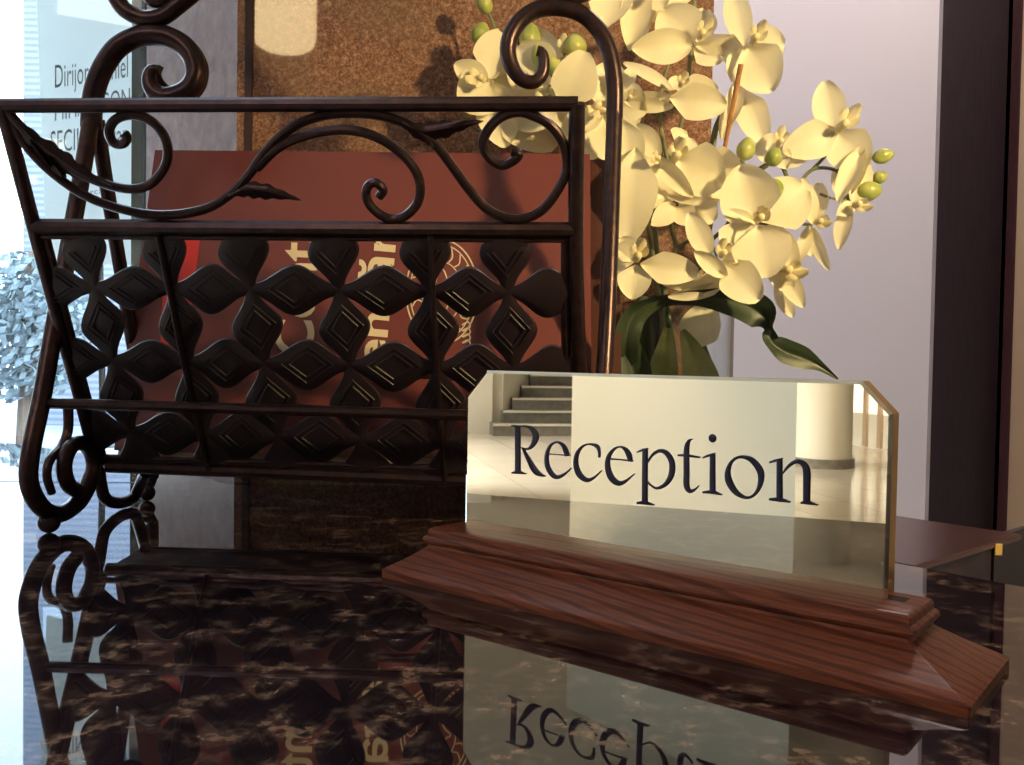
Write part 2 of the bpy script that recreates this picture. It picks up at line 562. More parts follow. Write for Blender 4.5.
# the room round it
floor_poly = [(4.0, 2.6), (-0.3, 2.6), (-0.392, 0.95), (w0.x + wd.x * 14, w0.y + wd.y * 14), (-19, 9), (-19, -11), (4.0, -11)]
struct(MB().prism(floor_poly, FLOOR - 0.1, FLOOR).build('floor', M_FLOOR, smooth=False))
struct(MB().prism(floor_poly, CEIL, CEIL + 0.1).build('ceiling', M_CEIL, smooth=False))
struct(MB().box((4.0, -11, FLOOR), (4.1, 2.6, CEIL)).build('wall_east', M_CREAM, smooth=False))
struct(MB().box((-19, -11.1, FLOOR), (4.1, -11, CEIL)).build('wall_south', M_CREAM, smooth=False))
struct(MB().box((-19.1, -11, FLOOR), (-19, 10, CEIL)).build('wall_west', M_CREAM, smooth=False))

# ------------------------------------------------------------------ the sign (its own local axes)
SA, SB_ = at_z(381, 577, 0), at_z(970, 719, 0)
sd = V((SB_.x - SA.x, SB_.y - SA.y, 0))
SL = sd.length
sd.normalize()
sn = V((-sd.y, sd.x, 0))
SW = 0.065
sc0 = SA + sd * (SL / 2) + sn * (SW / 2)
sign = thing('desk_sign', 'gold mirrored Reception sign plate standing in a dark oak base', 'sign', sc0)
sign['_local'] = 1
sign.rotation_euler = (0, 0, math.atan2(sd.y, sd.x))


def to_sign(p):
    q = p - sc0
    return V((q.dot(sd), q.dot(sn), q.z))


prof = [(0, 0), (0, .0036), (.0008, .0046), (.005, .0072), (.010, .0106), (.0145, .0140), (.0165, .0158), (.0168, .0170),
        (.0162, .0178), (.0152, .0184), (.0147, .0195), (.0149, .0207), (.0158, .0216), (.0166, .0219), (.0168, .0244), (.0174, .0253), (.0184, .0258)]
mb = MB()
vs = []
CH = .0007
for (o_, z) in prof:
    hx, hy, hl = SL / 2 - o_ - .0065 * min(1, max(0, (z - .0036) / .0120)), SW / 2 - o_, SL / 2 - o_
    vs += [(-hl + CH, -hy, z), (hx - CH, -hy, z), (hx, -hy + CH, z), (hx, hy - CH, z), (hx - CH, hy, z), (-hl + CH, hy, z), (-hl, hy - CH, z), (-hl, -hy + CH, z)]
fs = [tuple(range(8))[::-1]]
for i in range(len(prof) - 1):
    for j in range(8):
        fs.append((i * 8 + j, i * 8 + (j + 1) % 8, i * 8 + 8 + (j + 1) % 8, i * 8 + 8 + j))
fs.append(tuple((len(prof) - 1) * 8 + j for j in range(8)))
mb.add(vs, fs)
sbase = mb.build('base', M_WOOD, sign, angle=0.5)
ZT = 0.0258
PF = 0.0333 - SW / 2                 # local y of the plate's front face
PT = 0.0085


def on_plate(px, py, off=0.0):
    return to_sign(on_plane(px, py, sc0 + sn * (PF - off), sn))


pl = [on_plate(*p) for p in ((467, 520), (467, 396), (486, 371), (862, 380), (895, 414), (890, 597))]
x0, x1 = on_plate(465.5, 450).x, (on_plate(890.5, 414).x + on_plate(889.5, 590).x) / 2
zt = (pl[2].z + pl[3].z) / 2
outer = [(x0, ZT - .004), (x1, ZT - .004), (x1, pl[4].z), (pl[3].x, zt), (pl[2].x, zt), (x0, pl[1].z)]


def inset_poly(P, d):
    out = []
    n = len(P)
    for i in range(n):
        a, b, c = V(P[i - 1]), V(P[i]), V(P[(i + 1) % n])
        e1, e2 = (b - a).normalized(), (c - b).normalized()
        n1, n2 = V((-e1.y, e1.x)), V((-e2.y, e2.x))
        k = (n1 + n2)
        out.append(tuple(b + k * (d / (1 + n1.dot(n2)))))
    return out


inn = inset_poly(outer, 0.0014)
n6 = len(outer)
mb = MB()
mb.add([(p[0], PF, p[1]) for p in inn] + [(p[0], PF + 0.0008, p[1]) for p in outer], [tuple(range(n6))] +
       [(i + n6, (i + 1) % n6 + n6, (i + 1) % n6, i) for i in range(n6)])
plate = mb.build('plate', M_BRASS, sign, smooth=False)
mb = MB()
mb.add([(p[0], PF + 0.0008, p[1]) for p in outer] + [(p[0], PF + PT, p[1]) for p in outer],
       [(i, i + n6, (i + 1) % n6 + n6, (i + 1) % n6) for i in range(n6)] + [tuple(range(n6, 2 * n6))[::-1]])
mb.build('plate_edge', M_GOLD, plate, smooth=False)['label'] = 'gold edge of the mirrored plate'
MB().box((x1, PF + .0005, ZT - .001), (x1 + .0062, PF + PT - .001, ZT + .0001)).build('slot_shade', mat('slot_shadow_wood', (0.02, 0.008, 0.006), 0.8), sbase, smooth=False)  # flush dark strip painted as the shade inside the plate's slot

# the lettering: ribbons of varying width (x, y, width) traced in three enlargements
R1 = lambda x, y: (500 + x * 140 / 1020, 410 + y * 105 / 765, 140 / 1020)
R2 = lambda x, y: (620 + x * 110 / 842, 420 + y * 100 / 765, 110 / 842)
R3 = lambda x, y: (700 + x * 130 / 994, 420 + y * 100 / 765, 130 / 994)
LET = [
    (R1, 0, [(128, 114, 42), (129, 250, 42), (130, 462, 42)]), (R1, 0, [(80, 112, 7), (105, 117, 16), (150, 119, 14)]), (R1, 0, [(82, 458, 10), (130, 453, 26), (187, 464, 10)]),
    (R1, 0, [(128, 119, 12), (190, 120, 18), (235, 140, 34), (260, 190, 48), (245, 243, 38), (205, 283, 18), (150, 272, 8)]), (R1, 0, [(162, 275, 14), (205, 355, 34), (262, 450, 44), (327, 483, 7)]),
    (R1, 0, [(352, 320, 10), (430, 325, 9), (505, 331, 12)]), (R1, 0, [(490, 336, 34), (480, 300, 40), (462, 262, 32), (432, 238, 20), (400, 236, 16), (362, 266, 24), (340, 335, 32), (346, 410, 38), (380, 470, 38), (420, 489, 30), (470, 466, 20), (516, 425, 7)]),
    (R1, 0, [(720, 347, 14), (722, 310, 20), (708, 266, 30), (650, 249, 14), (598, 268, 20), (560, 325, 32), (553, 400, 40), (578, 470, 44), (630, 510, 34), (682, 494, 20), (737, 442, 7)]),
    (R1, 0, [(792, 356, 12), (880, 362, 12), (965, 372, 14)]), (R1, 0, [(950, 374, 34), (938, 325, 42), (912, 286, 30), (874, 268, 14), (828, 288, 22), (790, 345, 34), (785, 420, 42), (810, 492, 48), (860, 533, 40), (912, 520, 24), (977, 466, 7)]),
    (R2, 0, [(192, 218, 44), (190, 430, 45), (190, 640, 46)]), (R2, 0, [(126, 248, 8), (162, 234, 18), (210, 218, 12)]), (R2, 0, [(126, 636, 18), (190, 634, 30), (258, 650, 14)]),
    (R2, 0, [(205, 330, 12), (250, 266, 22), (305, 236, 28), (360, 258, 40), (398, 330, 46), (392, 420, 46), (350, 490, 34), (285, 522, 22), (238, 502, 14), (205, 470, 10)]),
    (R2, 0, [(552, 146, 8), (525, 165, 28), (509, 230, 44), (509, 400, 46), (509, 500, 46), (532, 543, 34), (570, 534, 20), (600, 504, 8)]), (R2, 0, [(440, 270, 16), (510, 272, 22), (610, 286, 14)]),
    (R2, 0, [(709, 262, 44), (708, 400, 46), (708, 560, 48)]), (R2, 0, [(630, 291, 10), (672, 274, 20), (726, 254, 10)]), (R2, 0, [(630, 554, 16), (708, 552, 30), (776, 572, 12)]),
    (R3, 1, [(335, 284, 28), (400, 310, 44), (458, 385, 54), (466, 460, 46), (440, 540, 30), (390, 588, 22), (335, 590, 28), (270, 548, 46), (222, 470, 56), (212, 400, 44), (235, 330, 28), (280, 290, 22)]),
    (R3, 0, [(608, 298, 46), (608, 450, 48), (608, 625, 50)]), (R3, 0, [(528, 326, 14), (572, 312, 20), (628, 294, 12)]), (R3, 0, [(526, 607, 18), (608, 610, 34), (688, 628, 14)]),
    (R3, 0, [(630, 410, 14), (680, 350, 26), (735, 318, 32), (790, 335, 46), (815, 390, 58), (816, 500, 58), (814, 635, 56)]), (R3, 0, [(768, 634, 16), (815, 630, 34), (900, 650, 12)]),
]
mb = MB()
for fn_, closed, pts in LET:
    P = crom(pts, 7, bool(closed))
    n = len(P)
    vs, fs = [], []
    for i in range(n):
        a = P[i - 1] if closed or i else P[0]
        b_ = P[(i + 1) % n] if closed or i < n - 1 else P[-1]
        tx, ty = b_[0] - a[0], b_[1] - a[1]
        ln = math.hypot(tx, ty) or 1
        nx, ny = -ty / ln, tx / ln
        x, y, w = P[i]
        for s_, off in ((-.5, .00012), (-.2, .0006), (.2, .0006), (.5, .00012)):
            px, py, _ = fn_(x + nx * w * s_, y + ny * w * s_)
            vs.append(on_plate(px, py, off))
    for i in range(n if closed else n - 1):
        j = (i + 1) % n
        for k in range(3):
            fs.append((i * 4 + k, i * 4 + k + 1, j * 4 + k + 1, j * 4 + k))
    mb.add(vs, fs)
px, py, sc = R2(707, 140)
cc = on_plate(px, py, .0002)
rr = (on_plate(px + 31 * sc, py) - cc).length
mb.ball(cc, (rr, .0006, rr * 1.02))
mb.build('lettering', M_NAVY, plate, angle=0.35)['label'] = 'navy serif letters reading Reception'

# ------------------------------------------------------------------ magazine rack
P_BL, P_TL = at_y(105, 467, 0.6167), at_y(3, 105, 0.50)
P_TR = at_y(577, 105, 0.4716)
PN = (P_TR - P_TL).cross(P_BL - P_TL).normalized()
if PN.y > 0:
    PN = -PN


def pan(px, py, off=0.0):
    return on_plane(px, py, P_TL + PN * off, PN)


FFL, RFL = at_z(49, 533, 0), at_z(147, 501, 0)
E0 = (RFL - FFL).normalized()
EN = V((E0.y, -E0.x, 0))


def end(px, py, off=0.0):
    return on_plane(px, py, FFL + EN * off, EN)


rack = thing('magazine_rack', 'dark bronze wrought iron magazine rack with scrolls and petal lattice, holding folders', 'magazine rack',
             (FFL + RFL) / 2 + V((0.17, -0.015, 0)))


def px_tube(name, pts, r, fn, parent=rack, sub=6, n=10, off=0.0):
    P = [fn(x, y, off) for x, y in (crom(pts, sub) if len(pts) > 2 else pts)]
    R = r if isinstance(r, (int, float)) else [r[0] + (r[1] - r[0]) * i / (len(P) - 1) for i in range(len(P))]
    return MB().tube(P, R, n).build(name, M_IRON, parent)


px_tube('rail', [(1, 106), (200, 105), (400, 104.5), (578, 104)], .0040, pan)
px_tube('rail', [(33, 226), (300, 228.5), (574, 230)], .0046, pan)
px_tube('rail', [(38, 236), (300, 237.5), (570, 239.5)], .0020, pan)
px_tube('rail', [(108, 466), (350, 475), (592, 486)], .0046, pan)
px_tube('rail', [(100, 457), (350, 465), (590, 476)], .0022, pan)
px_tube('side_rod', [(2, 104), (36, 235), (60, 325), (82, 405), (96, 462), (103, 495), (118, 503), (134, 497), (146, 480)], .0042,
        lambda x, y, o_: pan(x, y) if y < 470 else pan(x, 466) * max(0, 1 - (y - 466) / 30) + end(x, y) * min(1, (y - 466) / 30) if y < 500 else end(x, y), n=12)
px_tube('side_rod', [(577, 103), (576, 200), (577, 300), (582, 400), (590, 484)], .0044, pan, n=12)
# lattice panel between the rails
TLp, TRp, BLp, BRp = (38, 234), (568, 236), (100, 460), (580, 478)


def uv(u, w):
    a = V(TLp) * (1 - u) + V(TRp) * u
    b = V(BLp) * (1 - u) + V(BRp) * u
    return a * (1 - w) + b * w


rowsv = [-0.075, 0.235, 0.555, 0.87, 1.19]
colu = [-0.07, .08, .232, .382, .553, .727, .88, 1.03]
mb = MB()


def lens(p, q, half, neck, sa=0.0, sb=1.0):
    """ogee petal between two nodes of the lattice, with an embossed diamond"""
    p, q = V(p), V(q)
    d = q - p
    nrm = V((-d.y, d.x)).normalized()
    NS = 22
    vs, fs, rows = [], [], []
    for i in range(NS + 1):
        s_ = sa + (sb - sa) * i / NS
        h = neck + (half - neck) * (0.5 - 0.5 * math.cos(2 * math.pi * s_)) ** 1.12
        c = p + d * s_
        bul = math.sin(math.pi * s_) * .0006
        row = []
        for t, off in ((-1, -.0006), (-.92, .0010), (-.45, .0014 + bul), (0, .0018 + bul * 1.2), (.45, .0014 + bul), (.92, .0010), (1, -.0006)):
            w = uv(*(c + nrm * h * t)) if 0 else None
            row.append((c + nrm * h * t, off))
        rows.append(row)
    for row in rows:
        for (c, off) in row:
            vs.append(pan(c.x, c.y, off))
    for i in range(NS):
        for k in range(6):
            fs.append((i * 7 + k, i * 7 + k + 1, i * 7 + 8 + k, i * 7 + 7 + k))
    mb.add(vs, fs)
    mid = p + d * 0.5
    if sb < 1:
        return
    dm = [mid + d * .21, mid + nrm * half * .5, mid - d * .21, mid - nrm * half * .5]
    od = [mid + (c - mid) * 1.45 for c in dm]
    if sa > 0:
        dm, od = [dm[1], dm[0], dm[3]], [od[1], od[0], od[3]]
    mb.tube([pan(c.x, c.y, .0028) for c in dm], .0007, 5, closed=sa == 0)
    mb.tube([pan(c.x, c.y, .0024) for c in od], .0005, 5, closed=sa == 0)


def clipw(w):
    return min(max(w, 0), 1)


for r_ in range(1, 4):
    for c_ in range(7):
        u0, u1 = max(colu[c_], 0), min(colu[c_ + 1], 1)
        if u1 > u0 + .02:
            w_ = rowsv[r_]
            a_, b_ = uv(colu[c_], w_), uv(colu[c_ + 1], w_)
            fl = lambda u: (u - colu[c_]) / (colu[c_ + 1] - colu[c_])
            lens(a_, b_, 22 if c_ < 2 else 25.5, 6.0, max(0, fl(0)), min(1, fl(1)))
for c_ in range(8):
    if not 0 < colu[c_] < 1:
        continue
    for r_ in range(4):
        w0_, w1_ = rowsv[r_], rowsv[r_ + 1]
        a_, b_ = uv(colu[c_], w0_), uv(colu[c_], w1_)
        if w0_ < 0:      # this petal disappears behind the rail
            a_ = uv(colu[c_], -0.10)
        if w1_ > 1:
            b_ = uv(colu[c_], w0_ + .27)
        lens(a_, b_, 22.5 if c_ < 3 else 26.0, 6.0, .34 if w0_ < 0 else 0, .5 if w1_ > 1 else 1)
mb.build('lattice_panel', M_LATT, rack, angle=0.9)
px_tube('panel_rod', [(158, 236), (186, 375), (208, 470)], .0017, pan, off=.004)
px_tube('panel_rod', [(430, 236), (437, 370), (445, 482)], .0017, pan, off=.004)
px_tube('panel_frame', [(45, 232), (70, 330), (105, 463)], .0024, pan, off=-.001)
px_tube('panel_frame', [(566, 234), (567, 370), (578, 478)], .0030, pan, off=-.001)
# scrollwork under the top rail
px_tube('scroll', [(6, 112), (24, 143), (50, 171), (86, 196), (125, 210), (165, 215), (205, 209), (232, 193), (248, 176), (262, 156), (280, 137), (304, 121), (340, 113),
                   (378, 115), (410, 125), (434, 143), (452, 166), (468, 188), (486, 208), (512, 219), (538, 213), (556, 193), (567, 168), (563, 143), (550, 125), (534, 116),
                   (518, 112), (501, 117), (488, 130), (483, 144), (489, 157), (501, 165), (513, 161), (519, 154), (512, 151)], .0027, pan)
px_tube('scroll', [(8, 112), (35, 140), (75, 170), (105, 184), (132, 189), (152, 183), (166, 164), (167, 144), (158, 127), (143, 117), (128, 115), (115, 120), (109, 131), (113, 142), (122, 144), (127, 138), (124, 133)], .0027, pan, off=.0005)
px_tube('scroll', [(257, 168), (278, 148), (304, 136), (335, 130), (362, 132), (388, 143), (408, 160), (419, 179), (419, 199), (409, 213), (395, 219), (381, 215), (370, 205), (366, 194), (369, 185), (377, 183), (383, 190), (379, 197)], .0027, pan, off=.0003)


def leaf_on(name, pts, parent, fold=.003):
    """iron leaf: spine points (x, y, half width)"""
    P = crom(pts, 6)
    vs, fs = [], []
    n = len(P)
    for i, (x, y, h) in enumerate(P):
        a, b_ = P[max(0, i - 1)], P[min(n - 1, i + 1)]
        ln = math.hypot(b_[0] - a[0], b_[1] - a[1]) or 1
        nx, ny = -(b_[1] - a[1]) / ln, (b_[0] - a[0]) / ln
        hh = h * (1 + .16 * math.sin(i * 1.5))
        for t, off in ((-1, .0015), (-.5, .0022), (0, .0015 + fold), (.5, .0022), (1, .0015), (0, -.002)):
            vs.append(pan(x + nx * hh * t, y + ny * hh * t, off))
    for i in range(n - 1):
        for k in range(6):
            fs.append((i * 6 + k, i * 6 + (k + 1) % 6, i * 6 + 6 + (k + 1) % 6, i * 6 + 6 + k))
    return MB().add(vs, fs).build(name, M_IRON, parent, angle=0.9)


leaf_on('leaf', [(10, 114, 2), (32, 138, 7), (58, 158, 10), (82, 174, 7), (112, 186, 2)], rack)
leaf_on('leaf', [(30, 140, 2), (42, 156, 3.5), (50, 167, 1)], rack)
leaf_on('leaf', [(48, 156, 2), (58, 170, 6), (66, 178, 1.5)], rack)
leaf_on('leaf', [(228, 196, 2), (244, 190, 7), (262, 191, 8), (282, 195, 4.5), (301, 200, .6)], rack)
leaf_on('leaf', [(402, 122, 3), (420, 131, 8), (440, 130, 9), (462, 125, 5), (483, 121, .8)], rack)
leaf_on('leaf', [(412, 127, 2), (426, 138, 5), (434, 147, 1)], rack)
px_tube('weld', [(563, 166), (577, 166)], .0022, pan)

# the A shaped end frames
Y_AP = end(92, 115).y


def apx(px, py, o_=0.0):
    return at_y(px, py, Y_AP)


legA = [(91, 120), (80, 185), (66, 262), (52, 340), (41, 402), (31, 450), (29, 482), (41, 507), (60, 514), (80, 500), (92, 474), (92, 455), (82, 443), (70, 448), (64, 466), (68, 484), (77, 491)]
la = MB().tube([end(x, y) for x, y in crom(legA, 6)], [.0056 if i < 60 else .0050 for i in range(len(crom(legA, 6)))], 12).build('leg', M_IRON, rack)
px_tube('scroll_end', [(68, 405), (68, 430), (62, 446), (50, 460), (47, 476), (52, 493)], (.0034, .0026), end, la, off=-.006)
MB().ball(FFL + V((0, 0, .0068)), .0068).build('foot_ball', M_IRON, la)
legB = [(97, 120), (104, 170), (113, 225), (123, 285), (134, 350), (146, 410), (152, 450), (152, 478)]
lb = MB().tube([end(x, y) for x, y in crom(legB, 5)], .0050, 12).build('leg', M_IRON, rack)
MB().tube([end(152, 476), end(149, 484), RFL + V((0, 0, .012))], .0046, 12).build('ankle', M_IRON, lb)
MB().ball(RFL + V((0, 0, .0062)), .0062).build('foot_ball', M_IRON, lb)
# big curl over the end
c1 = [(91, 128), (92, 105), (96, 85), (104, 66), (117, 48), (134, 38), (150, 35), (168, 37), (184, 46), (194, 60), (196, 76), (189, 89), (176, 96), (164, 97), (153, 90), (149, 79), (152, 70), (160, 70)]
R_ = []
P = [apx(x, y) for x, y in crom(c1, 6)]
for i in range(len(P)):
    t = i / (len(P) - 1)
    R_.append(.0070 if t < .75 else .0070 - (t - .75) * 4 * .0042)
MB().tube(P, R_, 14).build('curl', M_IRON, rack)
c2 = [(150, 36), (170, 38), (187, 48), (197, 64), (197, 80), (190, 92), (178, 93), (166, 92), (157, 84), (154, 74), (158, 66)]
MB().tube([at_y(x + 3, y, Y_AP + .012) for x, y in crom(c2, 6)], [.0052 if k < 36 else .0052 - (k - 36) * .00013 for k in range(len(crom(c2, 6)))], 12).build('curl', M_IRON, rack)
# the scrolls of the handle touch the curls and rise above them
c3 = [(150, -62), (128, -60), (112, -38), (112, -12), (122, 8), (138, 18), (150, 20), (164, 17), (180, 5), (200, -12), (232, -45), (290, -85), (360, -100)]
MB().tube([apx(x, y - 1) for x, y in crom(c3, 6)], .0056, 12).build('handle', M_IRON, rack)
px_tube('scroll_end', [(150, -30), (146, -12), (150, 0), (160, 2), (166, -6)], (.003, .0045), apx)
YR = 0.578


def apr(px, py, o_=0.0):
    return at_y(px, py, YR)


legR = [(597, 480, .528), (600, 440, .534), (604, 375, .540), (608, 300, .550), (611, 220, .562), (613, 160, .572), (614.5, 112, YR)]
P = [at_y(x, y, d) for x, y, d in crom(legR, 5)]
lr = MB().tube(P, .0052, 12).build('leg', M_IRON, rack)
c4 = [(614.5, 118), (614.5, 85), (610, 55), (600, 32), (583, 15), (562, 8), (540, 9), (522, 19), (511, 35), (508, 52), (513, 69), (523, 80), (534, 82), (542, 75), (544, 63), (542, 53), (537, 51)]
P = crom(c4, 6)
MB().tube([apr(x, y) for x, y in P], [.0054 if i < 50 else .0054 - (i - 50) / (len(P) - 50) * .0022 for i in range(len(P))], 14).build('curl', M_IRON, rack)
c5 = [(360, -100), (430, -90), (500, -40), (545, -12), (574, -4), (600, -18), (608, -45)]
MB().tube([at_y(x, y, Y_AP + (YR - Y_AP) * min(1, (x - 360) / 200)) for x, y in crom(c5, 6)], .0056, 12).build('handle', M_IRON, rack)
fr_ = at_y(597, 480, .528)
# front foot of that end, its rear leg, the bars between the ends
ffr = V((fr_.x + .004, fr_.y - .012, 0))
P = [fr_, fr_ + V((0, -.010, -.014)), V((ffr.x, ffr.y - .006, .022)), V((ffr.x, ffr.y + .004, .012)), V((ffr.x, ffr.y + .028, .013)), V((ffr.x, ffr.y + .040, .028)), V((ffr.x, ffr.y + .030, .042)), V((ffr.x, ffr.y + .018, .034))]
MB().tube(crom(P, 6), .0050, 12).build('scroll_end', M_IRON, lr)
MB().ball(ffr + V((0, .006, .0066)), .0066).build('foot_ball', M_IRON, lr)
rfr = V((ffr.x + .008, ffr.y + .13, 0))
ap = apr(614.5, 125)
lr2 = MB().tube(crom([ap, ap.lerp(rfr, .5) + V((0, .004, 0)), rfr + V((0, 0, .035)), rfr + V((0, 0, .010))], 6), .0048, 12).build('leg', M_IRON, rack)
MB().ball(rfr + V((0, 0, .0062)), .0062).build('foot_ball', M_IRON, lr2)
fa, fb = end(42, 403), at_y(600, 419, .536)
MB().tube([fa, fb], .0034, 10).build('brace', M_IRON, rack)
MB().tube([end(137, 365), ap.lerp(rfr, .62)], .0034, 10).build('brace', M_IRON, rack)
bl2, br2 = P_BL + V((.004, .055, 0)), pan(590, 484) + V((-.004, .055, 0))
MB().tube([bl2, br2], .0036, 10).build('rail', M_IRON, rack)
tq = [P_BL + V((.006, .004, -.001)), pan(588, 484) + V((-.004, .004, -.001)), br2 + V((0, 0, -.001)), bl2 + V((0, 0, -.001))]
MB().add(tq + [p + V((0, 0, -.0015)) for p in tq], [(0, 1, 2, 3), (7, 6, 5, 4), (0, 4, 5, 1), (1, 5, 6, 2), (2, 6, 7, 3), (3, 7, 4, 0)]).build('bottom_tray', M_LATT, rack, smooth=False)
for k in range(6):
    a_ = pan(108 + 482 * (k + .5) / 6, 466 + 19 * (k + .5) / 6)
    MB().tube([a_, a_ + V((.002, .056, 0))], .0026, 8).build('floor_bar', M_IRON, rack)

# ------------------------------------------------------------------ folders in the rack
fTL, fTR = at_y(155, 150, .688), at_y(590, 154, .660)
fBL, fBR = at_y(114, 450, .646), at_y(592, 461, .619)
FN = (fTR - fTL).cross(fBL - fTL).normalized()
if FN.y > 0:
    FN = -FN


def hexa(mb, quad, t0, t1):
    """a plate: the quad pushed along the folder's normal by t0 and t1"""
    a = [p + FN * t0 for p in quad] + [p + FN * t1 for p in quad]
    return mb.add(a, [(0, 1, 2, 3), (7, 6, 5, 4), (0, 4, 5, 1), (1, 5, 6, 2), (2, 6, 7, 3), (3, 7, 4, 0)])


def folder(name, label, m, quad, thick, pages):
    c = (quad[2] + quad[3]) / 2
    f = thing(name, label, 'folder', c, 'folders in the rack')
    TL, TR, BR, BL = quad
    hexa(MB(), quad, -.0022, 0).build('front_cover', m, f, smooth=False)
    hexa(MB(), quad, -thick, -thick + .0022).build('back_cover', m, f, smooth=False)
    dx, dz = (TR - TL).normalized(), (TL - BL).normalized()
    iq = [TL + dx * .002 - dz * .004, TR - dx * .003 - dz * .004, BR - dx * .003 - dz * pages, BL + dx * .002 - dz * pages]
    hexa(MB(), iq, -thick + .0023, -.0023).build('page_block', M_PAGE, f, smooth=False)
    return f


fold = folder('menu_folder', 'maroon folder with cream lettering and a round crest behind the rack front', M_BOOK, [fTL, fTR, fBR, fBL], .011, .0045)


def fpx(px, py, off=.0004):
    return on_plane(px, py, fTL + FN * off, FN)


def fold_text(body, p0, p1, size_px, bold, xs=1.0):
    """reads upward from p0 towards p1 (pixels on the cover), letters' heads to the other side"""
    a, b_ = V(p0), V(p1)
    d = (b_ - a).normalized()
    up = V((d.y, -d.x))
    up = up if up.x < 0 else -up
    vs, fs = text_mesh(body, size_px, bold, xs)
    mb_ = MB()
    mb_.add([fpx(*(a + d * x + up * y)) for x, y in vs], fs)
    return mb_


m1 = fold_text('Cont', (312, 358), (317, 240), 55, .9)
m2 = fold_text('eng\u0103r', (384, 367), (395, 245), 44, .9, 1.3)
for m_ in (m1, m2):
    m_.build('lettering', M_CREAMINK, fold, smooth=False)['label'] = 'cream lettering turned on its side'
mb = MB()


def flat_line(pts, w, sub=5, closed=False):
    P = crom(pts, sub, closed)
    n = len(P)
    vs, fs = [], []
    for i in range(n):
        a, b_ = (P[i - 1] if closed or i else P[0]), (P[(i + 1) % n] if closed or i < n - 1 else P[-1])
        ln = math.hypot(b_[0] - a[0], b_[1] - a[1]) or 1
        nx, ny = -(b_[1] - a[1]) / ln * w / 2, (b_[0] - a[0]) / ln * w / 2
        vs += [fpx(P[i][0] + nx, P[i][1] + ny), fpx(P[i][0] - nx, P[i][1] - ny)]
    for i in range(n if closed else n - 1):
        j = (i + 1) % n
        fs.append((i * 2, i * 2 + 1, j * 2 + 1, j * 2))
    mb.add(vs, fs)


for rx, ry, w in ((36, 52, 1.5), (32, 47, 1.2), (20, 30, 1.1)):
    flat_line([(442 + rx * math.cos(a * math.pi / 8), 292 + ry * math.sin(a * math.pi / 8)) for a in range(16)], w, 4, True)
for k in range(20):
    a = k * math.pi / 10
    ca, sa = math.cos(a), math.sin(a)
    flat_line([(442 + 21 * ca, 292 + 31 * sa), (442 + 26 * math.cos(a + .1), 292 + 38 * math.sin(a + .1)), (442 + 31 * ca, 292 + 46 * sa)], 1.3)
flat_line([(442, 268), (450, 286), (457, 292), (450, 300), (442, 318), (434, 300), (427, 292), (434, 286)], 1.4, 3, True)
for k in range(4):
    flat_line([(462, 325 + k * 6), (468, 322 + k * 6), (470, 327 + k * 6), (463, 331 + k * 6)], 1.5)
mb.build('crest', M_CREAMINK, fold, smooth=False)['label'] = 'round line-drawn crest in cream'
mb = MB()
mb.add([fpx(*p) for p in ((166, 232), (201, 232), (187, 340), (160, 346))], [(0, 1, 2, 3)])
mb.build('stripe', M_REDINK, fold, smooth=False)['label'] = 'bright red printed stripe'
sh = FN * -.0125 + V((.012, 0, .001))
folder('menu_folder', 'brown folder with gilded edge just behind the maroon folder', M_BOOK2, [fTL + V((.02, 0, 0)) + sh, fTR + sh, fBR + sh, fBL + V((.02, 0, 0)) + sh], .009, .004)
sh2 = sh + FN * -.0105 + V((.010, 0, -.004))
folder('menu_folder', 'thin dark brown folder standing rearmost in the rack', M_BOOK2, [fTL + V((.02, 0, 0)) + sh2, fTR + sh2, fBR + sh2, fBL + V((.02, 0, 0)) + sh2], .006, .004)

# ------------------------------------------------------------------ vase and orchids
VC = V((0.124, 0.697, 0.0))
VC.x = (676 - 512) / 900 * VC.y
VR, VH = 0.0430, 0.158
mb = MB()
profv = [(0, 0.0005), (VR - .003, 0.0005), (VR, .003), (VR, VH - .0006), (VR - .0006, VH), (VR - .0021, VH - .0008), (VR - .0021, .014), (VR - .006, .010), (0, .009)]
NSEG = 48
vs, fs = [], []
for (r, z) in profv:
    for j in range(NSEG):
        a = 2 * math.pi * j / NSEG
        vs.append((VC.x + r * math.cos(a), VC.y + r * math.sin(a), z))
for i in range(len(profv) - 1):
    for j in range(NSEG):
        fs.append((i * NSEG + j, i * NSEG + (j + 1) % NSEG, (i + 1) * NSEG + (j + 1) % NSEG, (i + 1) * NSEG + j))
mb.add(vs, fs)
o = mb.build('vase', M_GLASS, angle=0.7)
tag(o, 'clear glass cylinder vase holding the orchids, standing behind the sign', 'vase')


